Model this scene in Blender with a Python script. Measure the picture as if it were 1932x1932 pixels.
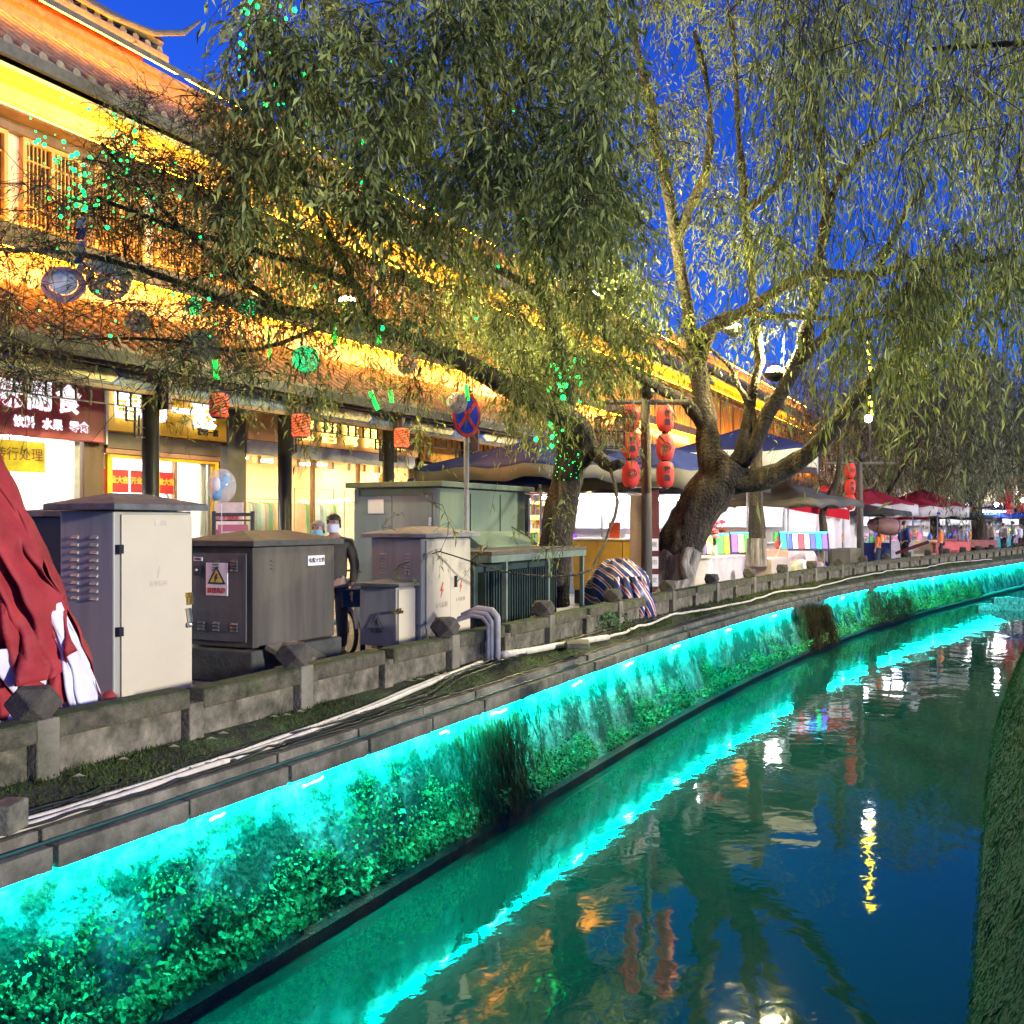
import bpy, math, random
import numpy as np
from mathutils import Vector, Matrix
random.seed(7); rng = np.random.default_rng(7)
for o in list(bpy.data.objects): bpy.data.objects.remove(o)
S = bpy.context.scene; COL = S.collection
# ------------------------------------------------------------------ camera
TH = math.radians(25.8); SN, CS = math.sin(TH), math.cos(TH); HC = 1.65; FP = 1930.0
cam = bpy.data.cameras.new('camera'); co = bpy.data.objects.new('camera', cam); COL.objects.link(co)
co.location = (0, 0, HC); co.rotation_euler = (math.pi/2, 0, TH)
cam.sensor_width = 36; cam.lens = 36*FP/1932; cam.shift_y = 19/1932; cam.clip_end = 2000; cam.clip_start = 0.05
S.camera = co
# ------------------------------------------------------------------ sky, sun, exposure
W = bpy.data.worlds.new('World'); S.world = W; W.use_nodes = True
nt = W.node_tree; bg = nt.nodes['Background']
sky = nt.nodes.new('ShaderNodeTexSky'); sky.sky_type = 'NISHITA'; sky.sun_disc = False
SUN_EL, SUN_AZ = math.radians(9.5), math.radians(97)      # azimuth clockwise from +Y
sky.sun_elevation = SUN_EL; sky.sun_rotation = SUN_AZ
sky.ozone_density = 6; sky.dust_density = 0.2; sky.air_density = 1.0
tint = nt.nodes.new('ShaderNodeMix'); tint.data_type = 'RGBA'; tint.blend_type = 'MULTIPLY'
tint.inputs[0].default_value = 1; tint.inputs[7].default_value = (0.30, 0.50, 1.45, 1)   # deep dusk blue
nt.links.new(sky.outputs[0], tint.inputs[6]); nt.links.new(tint.outputs[2], bg.inputs[0])
bg.inputs[1].default_value = 0.115
sl = bpy.data.lights.new('sun', 'SUN'); sl.energy = 3.2; sl.angle = math.radians(4); sl.color = (1, .93, .80)
so = bpy.data.objects.new('sun', sl); COL.objects.link(so)
sd = Vector((math.sin(SUN_AZ)*math.cos(SUN_EL), math.cos(SUN_AZ)*math.cos(SUN_EL), math.sin(SUN_EL)))
so.rotation_euler = sd.to_track_quat('Z', 'Y').to_euler()
S.view_settings.view_transform = 'Standard'; S.view_settings.look = 'None'
S.view_settings.exposure = 0.75; S.view_settings.gamma = 1; S.view_settings.use_curve_mapping = False
S.render.engine = 'CYCLES'; S.cycles.use_denoising = True
S.cycles.max_bounces = 7; S.cycles.diffuse_bounces = 3; S.cycles.glossy_bounces = 4; S.cycles.transmission_bounces = 5
S.cycles.sample_clamp_indirect = 6
# ------------------------------------------------------------------ helpers
def at(px, py, Z):
    "point seen at photo position (1932 grid) at depth Z in front of the viewer"
    xc = (px-966)/FP*Z; zc = -(py-985)/FP*Z
    return Vector((xc*CS - Z*SN, xc*SN + Z*CS, HC + zc))
def yx(px, X):
    "Y where the sight line through column px meets the plane x = X"
    k = (px-966)/FP; Z = -X/(SN - k*CS); return Z*(k*SN + CS)
def zx(px, py, X):
    k = (px-966)/FP; Z = -X/(SN - k*CS); return HC - (py-985)/FP*Z
def bend(Y):
    if Y < 13: return 0.0
    if Y < 40: return .0036*(Y-13)**2
    return 2.62 + .194*(Y-40)
def zbk(px, d=1.0):
    "depth at which the sight line through column px has passed d metres behind the left railing"
    k = (px-966)/FP; Z = 6.0
    while Z < 120:
        if Z*(k*CS-SN) < -5.5+bend(Z*(k*SN+CS))-d: return Z
        Z += .1
    return Z
def hexc(h):
    h = h.lstrip('#'); c = [int(h[i:i+2], 16)/255 for i in (0, 2, 4)]
    return tuple(x/12.92 if x < .04045 else ((x+.055)/1.055)**2.4 for x in c)
MATS = {}
def M(name, col, rough=.6, metal=0.0, var=.25, scale=5.0, bump=.1, bscale=None, emit=0.0, ecol=None, col2=None, thr=.55, sharp=.12, s2=1.2, spec=.5, trans=0.0, alpha=1.0, up=False, island=0.0, streak=False, bdist=.03):
    if name in MATS: return MATS[name]
    if isinstance(col, str): col = hexc(col)
    if isinstance(col2, str): col2 = hexc(col2)
    if isinstance(ecol, str): ecol = hexc(ecol)
    m = bpy.data.materials.new(name); m.use_nodes = True; n = m.node_tree; L = n.links
    b = n.nodes['Principled BSDF']; g = n.nodes.new('ShaderNodeNewGeometry')
    b.inputs['Roughness'].default_value = rough; b.inputs['Metallic'].default_value = metal
    b.inputs['Specular IOR Level'].default_value = spec
    b.inputs['Transmission Weight'].default_value = trans; b.inputs['Alpha'].default_value = alpha
    vec = g.outputs['Position']
    nz = n.nodes.new('ShaderNodeTexNoise'); nz.inputs['Scale'].default_value = scale; nz.inputs['Detail'].default_value = 6
    nz.inputs['Roughness'].default_value = .65
    if streak:
        mp = n.nodes.new('ShaderNodeMapping'); mp.inputs['Scale'].default_value = (1, 1, .12); L.new(vec, mp.inputs[0]); L.new(mp.outputs[0], nz.inputs['Vector'])
    else: L.new(vec, nz.inputs['Vector'])
    mr = n.nodes.new('ShaderNodeMapRange'); mr.inputs[1].default_value = .3; mr.inputs[2].default_value = .7
    mr.inputs[3].default_value = 1-var; mr.inputs[4].default_value = 1+var; L.new(nz.outputs[0], mr.inputs[0])
    mx = n.nodes.new('ShaderNodeMix'); mx.data_type = 'RGBA'; mx.blend_type = 'MULTIPLY'; mx.inputs[0].default_value = 1
    mx.inputs[6].default_value = (*col, 1); L.new(mr.outputs[0], mx.inputs[7]); out = mx.outputs[2]
    if col2:
        n2 = n.nodes.new('ShaderNodeTexNoise'); n2.inputs['Scale'].default_value = s2; n2.inputs['Detail'].default_value = 8; n2.inputs['Roughness'].default_value = .7
        L.new(mp.outputs[0] if streak else vec, n2.inputs['Vector'])
        src = n2.outputs[0]
        if up:
            sx = n.nodes.new('ShaderNodeSeparateXYZ'); L.new(g.outputs['Normal'], sx.inputs[0])
            ad = n.nodes.new('ShaderNodeMath'); ad.operation = 'MULTIPLY_ADD'; ad.inputs[1].default_value = .35; L.new(sx.outputs[2], ad.inputs[0]); L.new(src, ad.inputs[2]); src = ad.outputs[0]
        r2 = n.nodes.new('ShaderNodeMapRange'); r2.inputs[1].default_value = thr-sharp; r2.inputs[2].default_value = thr+sharp; L.new(src, r2.inputs[0])
        m2 = n.nodes.new('ShaderNodeMix'); m2.data_type = 'RGBA'; L.new(r2.outputs[0], m2.inputs[0]); L.new(out, m2.inputs[6])
        m3 = n.nodes.new('ShaderNodeMix'); m3.data_type = 'RGBA'; m3.blend_type = 'MULTIPLY'; m3.inputs[0].default_value = 1; m3.inputs[6].default_value = (*col2, 1); L.new(mr.outputs[0], m3.inputs[7])
        L.new(m3.outputs[2], m2.inputs[7]); out = m2.outputs[2]
    if island:
        ri = n.nodes.new('ShaderNodeMapRange'); ri.inputs[3].default_value = 1-island; ri.inputs[4].default_value = 1+island; L.new(g.outputs['Random Per Island'], ri.inputs[0])
        mi = n.nodes.new('ShaderNodeMix'); mi.data_type = 'RGBA'; mi.blend_type = 'MULTIPLY'; mi.inputs[0].default_value = 1; L.new(out, mi.inputs[6]); L.new(ri.outputs[0], mi.inputs[7]); out = mi.outputs[2]
    L.new(out, b.inputs['Base Color'])
    if bump:
        nb = n.nodes.new('ShaderNodeTexNoise'); nb.inputs['Scale'].default_value = bscale or scale*6; nb.inputs['Detail'].default_value = 5; L.new(vec, nb.inputs['Vector'])
        bp = n.nodes.new('ShaderNodeBump'); bp.inputs['Strength'].default_value = bump; bp.inputs['Distance'].default_value = bdist; L.new(nb.outputs[0], bp.inputs['Height']); L.new(bp.outputs[0], b.inputs['Normal'])
    if emit:
        b.inputs['Emission Strength'].default_value = emit
        b.inputs['Emission Color'].default_value = (*(ecol or col), 1)
    MATS[name] = m; return m
def leafmat(name, col, col2, trl=.45, var=.5, rough=.6, spec=.14):
    m = bpy.data.materials.new(name); m.use_nodes = True; n = m.node_tree; L = n.links; n.nodes.clear()
    if isinstance(col, str): col = hexc(col)
    if isinstance(col2, str): col2 = hexc(col2)
    g = n.nodes.new('ShaderNodeNewGeometry'); mx = n.nodes.new('ShaderNodeMix'); mx.data_type = 'RGBA'
    L.new(g.outputs['Random Per Island'], mx.inputs[0]); mx.inputs[6].default_value = (*col, 1); mx.inputs[7].default_value = (*col2, 1)
    nz = n.nodes.new('ShaderNodeTexNoise'); nz.inputs['Scale'].default_value = 1.3; L.new(g.outputs['Position'], nz.inputs['Vector'])
    mr = n.nodes.new('ShaderNodeMapRange'); mr.inputs[1].default_value = .3; mr.inputs[2].default_value = .7; mr.inputs[3].default_value = 1-var; mr.inputs[4].default_value = 1+var; L.new(nz.outputs[0], mr.inputs[0])
    m2 = n.nodes.new('ShaderNodeMix'); m2.data_type = 'RGBA'; m2.blend_type = 'MULTIPLY'; m2.inputs[0].default_value = 1; L.new(mx.outputs[2], m2.inputs[6]); L.new(mr.outputs[0], m2.inputs[7])
    d = n.nodes.new('ShaderNodeBsdfPrincipled'); d.inputs['Roughness'].default_value = rough; d.inputs['Specular IOR Level'].default_value = spec; t = n.nodes.new('ShaderNodeBsdfTranslucent'); s = n.nodes.new('ShaderNodeMixShader'); s.inputs[0].default_value = trl
    L.new(m2.outputs[2], d.inputs['Base Color']); L.new(m2.outputs[2], t.inputs[0]); L.new(d.outputs[0], s.inputs[1]); L.new(t.outputs[0], s.inputs[2])
    o = n.nodes.new('ShaderNodeOutputMaterial'); L.new(s.outputs[0], o.inputs[0]); MATS[name] = m; return m
def E(name, col, strength):
    if name in MATS: return MATS[name]
    return M(name, (.02, .02, .02), .5, bump=0, var=0, emit=strength, ecol=col)
ROOT = {}
def rootloc(p):
    while p.parent: p = p.parent
    return ROOT.get(p.name, Vector((0, 0, 0)))
def tag(o, label=None, cat=None, group=None, kind=None):
    if label: o['label'] = label
    if cat: o['category'] = cat
    if group: o['group'] = group
    if kind: o['kind'] = kind
    return o
def thing(name, loc, label, cat, group=None):
    o = bpy.data.objects.new(name, None); COL.objects.link(o); o.location = loc; o.empty_display_size = .1
    ROOT[o.name] = Vector(loc); return tag(o, label, cat, group)
def link(name, me, parent=None, loc=None, rot=None):
    o = bpy.data.objects.new(name, me); COL.objects.link(o)
    if parent: o.parent = parent
    if loc is not None: o.location = Vector(loc) - (rootloc(parent) if parent else Vector((0, 0, 0)))
    if rot: o.rotation_euler = rot
    return o
def npmesh(name, v, f, mat, smooth=False):
    me = bpy.data.meshes.new(name); v = np.asarray(v, np.float32); f = np.asarray(f, np.int32)
    nf, k = f.shape
    me.vertices.add(len(v)); me.vertices.foreach_set('co', v.ravel()); me.loops.add(nf*k); me.loops.foreach_set('vertex_index', f.ravel())
    me.polygons.add(nf); me.polygons.foreach_set('loop_start', np.arange(nf, dtype=np.int32)*k)
    if smooth: me.polygons.foreach_set('use_smooth', np.ones(nf, bool))
    me.update(calc_edges=True); me.materials.append(mat); return me
class MB:
    def __init__(s): s.v = []; s.f = []
    def add(s, vs, fs):
        b = len(s.v); s.v += [tuple(v) for v in vs]; s.f += [tuple(i+b for i in f) for f in fs]; return s
    def box(s, x0, y0, z0, x1, y1, z1, T=None):
        vs = [(x, y, z) for z in (z0, z1) for y in (y0, y1) for x in (x0, x1)]
        if T is not None: vs = [T @ Vector(v) for v in vs]
        return s.add(vs, [(0, 2, 3, 1), (4, 5, 7, 6), (0, 1, 5, 4), (2, 6, 7, 3), (0, 4, 6, 2), (1, 3, 7, 5)])
    def cbox(s, c, d, rz=0, rx=0, ry=0, taper=1.0):
        T = Matrix.Translation(c) @ Matrix.Rotation(rz, 4, 'Z') @ Matrix.Rotation(ry, 4, 'Y') @ Matrix.Rotation(rx, 4, 'X')
        hx, hy, hz = d[0]/2, d[1]/2, d[2]/2
        vs = [(x*(taper if z > 0 else 1), y*(taper if z > 0 else 1), z) for z in (-hz, hz) for y in (-hy, hy) for x in (-hx, hx)]
        return s.add([T @ Vector(v) for v in vs], [(0, 2, 3, 1), (4, 5, 7, 6), (0, 1, 5, 4), (2, 6, 7, 3), (0, 4, 6, 2), (1, 3, 7, 5)])
    def tube(s, pts, r, n=6, cap=True, squash=1.0):
        pts = [Vector(p) for p in pts]; m = len(pts)
        rs = r if isinstance(r, (list, tuple)) else [r]*m
        up = Vector((0, 0, 1)); rings = []; pa = None
        for i, p in enumerate(pts):
            t = (pts[min(i+1, m-1)] - pts[max(i-1, 0)])
            t = t.normalized() if t.length > 1e-9 else Vector((0, 0, 1))
            if pa is None: a = t.cross(up if abs(t.z) < .95 else Vector((1, 0, 0))).normalized()
            else: a = (pa - t*pa.dot(t)); a = a.normalized() if a.length > 1e-6 else t.orthogonal().normalized()
            pa = a; b = t.cross(a)
            rings.append([p + a*(math.cos(2*math.pi*k/n)*rs[i]) + b*(math.sin(2*math.pi*k/n)*rs[i]*squash) for k in range(n)])
        vs = [v for rg in rings for v in rg]; fs = []
        for i in range(m-1):
            for k in range(n):
                k2 = (k+1) % n; fs.append((i*n+k, i*n+k2, (i+1)*n+k2, (i+1)*n+k))
        if cap: fs += [tuple(range(n-1, -1, -1)), tuple((m-1)*n+k for k in range(n))]
        return s.add(vs, fs)
    def lathe(s, prof, c=(0, 0, 0), n=12, sx=1, sy=1, T=None):
        c = Vector(c); vs = []; fs = []
        for r, z in prof:
            for k in range(n):
                a = 2*math.pi*k/n; p = Vector((r*math.cos(a)*sx, r*math.sin(a)*sy, z))
                vs.append((T @ p if T is not None else p) + c)
        for i in range(len(prof)-1):
            for k in range(n):
                k2 = (k+1) % n; fs.append((i*n+k, i*n+k2, (i+1)*n+k2, (i+1)*n+k))
        fs += [tuple(range(n-1, -1, -1)), tuple((len(prof)-1)*n+k for k in range(n))]
        return s.add(vs, fs)
    def sph(s, c, r, n=10, m=6, sx=1, sy=1, sz=1):
        pr = [(max(1e-4, r*math.sin(math.pi*i/m)), -r*math.cos(math.pi*i/m)*sz) for i in range(m+1)]
        return s.lathe(pr, c, n, sx, sy)
    def poly(s, pts, vec):
        "closed polygon pts pushed along vec"
        n = len(pts); vec = Vector(vec); vs = [Vector(p) for p in pts] + [Vector(p)+vec for p in pts]
        fs = [tuple(range(n-1, -1, -1)), tuple(range(n, 2*n))] + [(i, (i+1) % n, n+(i+1) % n, n+i) for i in range(n)]
        return s.add(vs, fs)
    def grid(s, P):
        "P: rows of points"
        nr, nc = len(P), len(P[0]); vs = [p for r in P for p in r]
        return s.add(vs, [(i*nc+j, i*nc+j+1, (i+1)*nc+j+1, (i+1)*nc+j) for i in range(nr-1) for j in range(nc-1)])
    def mesh(s, name, mat, smooth=False, off=Vector((0, 0, 0))):
        me = bpy.data.meshes.new(name); me.from_pydata([(v[0]-off[0], v[1]-off[1], v[2]-off[2]) for v in s.v], [], s.f)
        me.materials.append(mat)
        if smooth: me.polygons.foreach_set('use_smooth', [True]*len(me.polygons))
        me.update(); return me
    def build(s, name, mat, parent=None, smooth=False, bevel=0, solid=0):
        off = rootloc(parent) if parent else Vector((0, 0, 0))
        if parent is None and s.v:
            a = np.array(s.v); off = Vector(((a[:, 0].min()+a[:, 0].max())/2, (a[:, 1].min()+a[:, 1].max())/2, a[:, 2].min()))
        o = bpy.data.objects.new(name, s.mesh(name, mat, smooth, off)); COL.objects.link(o)
        if parent: o.parent = parent
        else: o.location = off; ROOT[o.name] = Vector(off)
        if bevel:
            md = o.modifiers.new('bevel', 'BEVEL'); md.width = bevel; md.segments = 2; md.limit_method = 'ANGLE'
        if solid:
            md = o.modifiers.new('thickness', 'SOLIDIFY'); md.thickness = solid
        return o
def text(body, size, mat, parent, loc, name='lettering', rot=(math.pi/2, 0, math.pi/2), ext=.008, bold=.0, sx=1.0, align='CENTER', space=1.0):
    cu = bpy.data.curves.new('t', 'FONT'); cu.body = body; cu.size = size; cu.extrude = ext; cu.offset = bold; cu.align_x = align; cu.align_y = 'CENTER'; cu.space_character = space; cu.resolution_u = 2
    t = bpy.data.objects.new('t', cu); COL.objects.link(t); bpy.context.view_layer.update()
    dg = bpy.context.evaluated_depsgraph_get(); me = bpy.data.meshes.new_from_object(t.evaluated_get(dg)); bpy.data.objects.remove(t)
    me.name = name; me.materials.clear(); me.materials.append(mat)
    o = link(name, me, parent, loc, rot); o.scale = (sx, 1, 1); return o
def copy_tree(o, loc, label=None):
    def cp(x, par):
        c = x.copy(); COL.objects.link(c)
        if par: c.parent = par
        for ch in x.children: cp(ch, c)
        return c
    r = cp(o, None); r.location = loc; ROOT[r.name] = Vector(loc)
    if label: r['label'] = label
    return r
def plight(name, loc, energy, col, r=.08, parent=None, spot=None):
    l = bpy.data.lights.new(name, 'SPOT' if spot else 'POINT'); l.energy = energy; l.color = col; l.shadow_soft_size = r
    o = bpy.data.objects.new(name, l); COL.objects.link(o); o.location = Vector(loc) - (rootloc(parent) if parent else Vector((0, 0, 0)))
    if parent: o.parent = parent
    if spot:
        l.spot_size = spot[1]; l.spot_blend = .6; o.rotation_euler = Vector(spot[0]).to_track_quat('-Z', 'Y').to_euler()
    return o
# ================================================================== the setting
STONE = M('weathered_stone', (.20, .18, .145), .9, var=.45, scale=7, bump=.5, col2=(.045, .05, .022), thr=.55, s2=3.5)
STONE2 = M('pale_panel_stone', (.19, .165, .125), .9, var=.5, scale=6, bump=.5, col2=(.04, .042, .022), thr=.50, s2=4.5, sharp=.16)
RAILM = M('mossy_rail_stone', (.085, .075, .052), .95, var=.6, scale=9, bump=.8, col2=(.032, .048, .012), thr=.58, s2=4, up=True)
CAPM = M('dark_cap_stone', (.06, .053, .042), .95, var=.45, scale=14, bump=.5)
MOSS = M('mossy_soil', (.020, .020, .012), .95, var=.6, scale=9, bump=.9, col2=(.055, .10, .018), thr=.56, s2=2.4)
CONC = M('coping_concrete', (.16, .148, .118), .85, var=.45, scale=6, bump=.5, col2=(.06, .058, .04), thr=.52, s2=2.6)
PAVE = M('street_paving', (.20, .185, .17), .55, var=.3, scale=3, bump=.2, col2=(.10, .09, .085), thr=.6)
WALLM = M('canal_wall_stone', (.26, .30, .27), .9, var=.55, scale=8, bump=1.0, bscale=20, col2=(.018, .035, .018), thr=.47, s2=1.8, sharp=.07)
TOE = M('shade_brown_footing', (.045, .032, .022), .7, var=.5, scale=9, bump=.6)  # dark brown includes the unlit shade at the foot of the wall
RWALL = M('mossy_right_wall', (.012, .030, .008), .95, var=.7, scale=9, bump=.9, col2=(.015, .02, .01), thr=.58, s2=4)
BED = M('canal_bed', (.02, .05, .045), .9)
def sweep(prof, Ys, close=False):
    "profile points (x, z) carried along the bend of the canal"
    mb = MB(); P = [[(x+bend(Y), Y, z) for x, z in prof] for Y in Ys]; mb.grid(P); return mb
YS = [-6, -3, 0, 3, 6, 9, 12, 14, 16, 18, 20, 22, 24, 26, 28, 30, 33, 36, 40, 45, 50, 55, 60, 70, 80]
# one big sheet of ground, with the canal cut out of it as separate strips
def struct(o): o['kind'] = 'structure'; return o
g = MB(); g.grid([[(-400, -60, 0), (-5.45, -60, 0)]] + [[(-400, Y, 0), (-5.45+bend(Y), Y, 0)] for Y in YS] + [[(-400, 600, 0), (-5.45+bend(80), 600, 0)]])
struct(g.build('street', PAVE))
g = MB(); g.grid([[(1.0, -60, 0), (400, -60, 0)]] + [[(1.0+bend(Y), Y, 0), (400, Y, 0)] for Y in YS] + [[(1.0+bend(80), 600, 0), (400, 600, 0)]])
struct(g.build('right_bank_ground', PAVE))
struct(sweep([(-5.45, .05), (-5.3, .025), (-5.17, -.045), (-5.08, -.105), (-5.0, -.16)], list(np.arange(-2, 78, .5))).build('verge', MOSS, smooth=True))
# retaining walls
YD = list(np.arange(-2, 45, .35)) + list(np.arange(46, 82, 2))
wl = MB(); P = []
for Y in YD:
    row = []
    for x, z in [(-5.0, -.2), (-4.99, -.5), (-4.93, -.75), (-4.86, -1.0), (-4.79, -1.25), (-4.75, -1.4)]:
        j = rng.normal(0, .012); row.append((x+bend(Y)+j, Y, z+rng.normal(0, .01)))
    P.append(row)
wl.grid(P); CW = struct(wl.build('canal_wall', WALLM, smooth=True))
struct(sweep([(-4.9, -1.30), (-4.67, -1.36), (-4.63, -1.41), (-4.60, -2.4)], YD).build('wall_footing', TOE))
struct(sweep([(-.20, -2.4), (-.20, -1.5), (.0, -.9), (.22, -.35), (.45, -.02), (1.0, 0)], YD).build('right_wall', RWALL, smooth=True))
struct(sweep([(-5, -2.4), (.4, -2.4)], YS).build('canal_bed', BED))
# water: real sheet with ripples
wm = bpy.data.materials.new('canal_water'); wm.use_nodes = True; n = wm.node_tree; L = n.links; b = n.nodes['Principled BSDF']
b.inputs['Base Color'].default_value = (.002, .060, .043, 1); b.inputs['Roughness'].default_value = .035; b.inputs['IOR'].default_value = 1.33; b.inputs['Specular IOR Level'].default_value = .8
gg = n.nodes.new('ShaderNodeNewGeometry')
def wav(scale, sx, sy, st, dist, prev=None, det=3):
    mp = n.nodes.new('ShaderNodeMapping'); mp.inputs['Scale'].default_value = (sx, sy, 1); mp.inputs['Rotation'].default_value = (0, 0, .15); L.new(gg.outputs['Position'], mp.inputs[0])
    nz = n.nodes.new('ShaderNodeTexNoise'); nz.inputs['Scale'].default_value = scale; nz.inputs['Detail'].default_value = det; nz.inputs['Distortion'].default_value = .6; L.new(mp.outputs[0], nz.inputs['Vector'])
    bp = n.nodes.new('ShaderNodeBump'); bp.inputs['Strength'].default_value = st; bp.inputs['Distance'].default_value = dist; L.new(nz.outputs[0], bp.inputs['Height'])
    if prev: L.new(prev.outputs[0], bp.inputs['Normal'])
    return bp
w1 = wav(.9, 1, .8, .22, .05, None, 2); w2 = wav(4, 1, .9, .11, .02, w1, 2); L.new(w2.outputs[0], b.inputs['Normal'])
MATS['canal_water'] = wm
struct(sweep([(-4.7, -1.5), (-3, -1.5), (-1.5, -1.5), (.2, -1.5)], YS).build('canal_water', wm))
# far edge weir with two falls
WF = M('cyan_lit_fall', (.10, .42, .40), .12, var=.9, scale=16, bump=.9, bscale=24, streak=True)  # cyan of the led light is put into the water's colour
wr = thing('weir', (1.5, 41, -1.5), 'low stepped weir where the canal water spills over in two falls', 'weir')
for i, (y, z0, z1) in enumerate([(40.4, -1.6, -1.32), (41.2, -1.6, -1.12)]):
    mb = MB(); P = []
    xs = np.linspace(-.9+i*.5, 5.5, 40)
    for dz, dy in ((z0, -.18), (z0+.1, -.12), (z1-.05, -.02), (z1, .02), (z1, .85)):
        P.append([(x, y+dy+.03*math.sin(x*7+i), dz+.01*math.sin(x*9)) for x in xs])
    mb.grid(P); mb.build('fall', WF, wr, smooth=True)
    MB().box(-1.0+i*.5, y+.05, -2.0, 5.6, y+.83, z1-.03).build('step', TOE, wr)
# coping: kerb slabs and lamp ledge slabs along the wall top, each a stone of its own
cop = thing('coping', (-5, 10, -.2), None, None); cop['kind'] = 'structure'
LEDC = (0.0, .80, .68)
LED = E('cyan_led', LEDC, 230)
Y = -1.2; i = 0
while Y < 76:
    Ln = 1.06; a = math.atan2(bend(Y+Ln)-bend(Y), Ln); cx = (bend(Y)+bend(Y+Ln))/2; cy = Y+Ln/2; j = rng.normal(0, .012)
    MB().cbox((-5.06+cx+j, cy, -.155+j*.4), (.17, Ln-.012, .09), rz=-a).build('kerb_slab', CONC, cop, bevel=.008)
    skip = 24.6 < cy < 27.2 or 31.5 < cy < 32.6
    MB().cbox((-4.985+cx+j*.7, cy+.02, -.265), (.22, Ln-.03, .135), rz=-a).build('ledge_slab', CONC, cop, bevel=.006)
    if not skip: MB().cbox((-4.93+cx, cy, -.345), (.035, Ln-.12, .018), rz=-a).build('light_strip', LED, cop)
    if i in (4, 6, 7, 9, 10, 12, 14, 16, 19, 22, 28, 33, 38):
        y0 = cy-Ln*random.uniform(.1, .4); q = [(-4.905+cx+random.uniform(-.01, .01), y0+.05*k, -.375-random.uniform(0, .035)) for k in range(random.randint(4, 10))]
        MB().tube(q, [random.uniform(.004, .011) for _ in q], 5).build('white_fleck', E('white_cyan_fleck', (.55, 1, .95), 12), cop)  # added glowing flecks for the overexposed white spots under the ledge
    Y += Ln; i += 1
# ------------------------------------------------------------------ stone railing on the left bank
RX = -5.5
rl = thing('stone_railing', (RX, 10, 0), 'long low mossy stone railing with faceted post caps along the canal', 'railing')
def cubo(mb, c, a, sz=1.0):
    vs = []
    for s in (-1, 1):
        for t in (-1, 1): vs += [(s*a, t*a, 0), (s*a, 0, t*a*sz), (0, s*a, t*a*sz)]
    vs = [(c[0]+x, c[1]+y, c[2]+z) for x, y, z in vs]
    import bmesh
    bm = bmesh.new(); [bm.verts.new(v) for v in vs]; bmesh.ops.convex_hull(bm, input=bm.verts); bm.verts.index_update()
    mb.add([v.co[:] for v in bm.verts], [[v.index for v in f.verts] for f in bm.faces]); bm.free()
SP = 2.63; posts = [4.50+SP*k for k in range(-2, 29)]
for k, Yp in enumerate(posts):
    bx = RX+bend(Yp); big = 1.0
    pm = MB(); pm.box(bx-.02, Yp-.085, -.08, bx+.11, Yp+.085, .42); pm.box(bx-.2, Yp-.075, .22, bx-.03, Yp+.075, .40)
    p = pm.build('post', STONE, rl, bevel=.012)
    mb = MB(); cubo(mb, (bx-.03, Yp, .505), .125, .82); c = mb.build('cap', CAPM, p, bevel=.008)
    c.location = (0, 0, 0)
    if k+1 < len(posts):
        Yn = posts[k+1]; bn = RX+bend(Yn); a = math.atan2(bn-bx, Yn-Yp)
        for h in range(2):
            f0, f1 = (0.0, .5) if h == 0 else (.5, 1.0)
            ya, yb = Yp+(Yn-Yp)*f0, Yp+(Yn-Yp)*f1; xa, xb = bx+(bn-bx)*f0, bx+(bn-bx)*f1
            cyy, cxx, ln = (ya+yb)/2, (xa+xb)/2, (yb-ya)
            MB().cbox((cxx+rng.normal(0, .006), cyy, .34+rng.normal(0, .006)), (.2, ln-.02-(.12), .145), rz=-a, rx=rng.normal(0, .006)).build('rail', RAILM, rl, bevel=.02)
            MB().cbox((cxx+.0, cyy, .12), (.07, ln-.2, .31), rz=-a).build('panel', STONE2, rl, bevel=.006)
            if h == 0: MB().cbox((xb+.045, yb, .13), (.1, .15, .36), rz=-a).build('short_post', STONE2, rl, bevel=.01)
            # dark gap piece beside each upright

# right bank parapet, unseen, added to shade the canal wall
pr = thing('shade_parapet', (1.2, 10, 0), 'low mossy stone parapet, unseen, added on the right bank to shade the canal wall', 'parapet')
for Y in np.arange(-3, 60, 3.0):
    a = math.atan2(bend(Y+3)-bend(Y), 3); cx = 1.25+(bend(Y)+bend(Y+3))/2
    MB().cbox((cx, Y+1.5, .34), (.22, 2.985, .68), rz=-a).build('panel', STONE, pr, bevel=.02)
# ================================================================== shop buildings on the left
WOOD = M('brown_wood', (.13, .07, .04), .55, var=.35, scale=3, bump=.2, streak=True)
DWOOD = M('dark_post_paint', (.010, .009, .0085), .35, var=.3, scale=4, bump=.1)
TILE = M('grey_roof_tile', (.115, .092, .078), .75, var=.45, scale=5, bump=.3)
TILEE = M('dark_tile_end', (.045, .043, .045), .8, var=.4, scale=8)
PLAST = M('cream_plaster', (.62, .50, .40), .85, var=.15, scale=2, col2=(.48, .36, .27), thr=.6)
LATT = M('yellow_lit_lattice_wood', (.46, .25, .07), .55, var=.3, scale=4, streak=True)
DRED = M('dark_red_paint', (.10, .015, .014), .6, var=.3)
BLUEP = M('blue_painted_beam', (.02, .035, .12), .55, var=.6, scale=14, bump=.1, col2=(.10, .15, .12), thr=.56, s2=9)
CARVE = M('red_gold_carving', (.16, .035, .02), .6, var=.7, scale=22, bump=.9, col2=(.30, .17, .05), thr=.54, s2=18)
CART = M('cream_cartouche', (.50, .42, .24), .6, var=.3, scale=9, col2=(.10, .10, .07), thr=.6, s2=7)
GREENT = M('green_trim', (.05, .14, .10), .6)
PURP = M('purple_brown_paint', (.06, .03, .05), .55)
YEL = (1.0, .50, .05)
STRIPY = E('yellow_light_strip', (1, .42, .012), 60); STRIPO = E('orange_light_strip', (1.0, .27, .008), 150)
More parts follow.
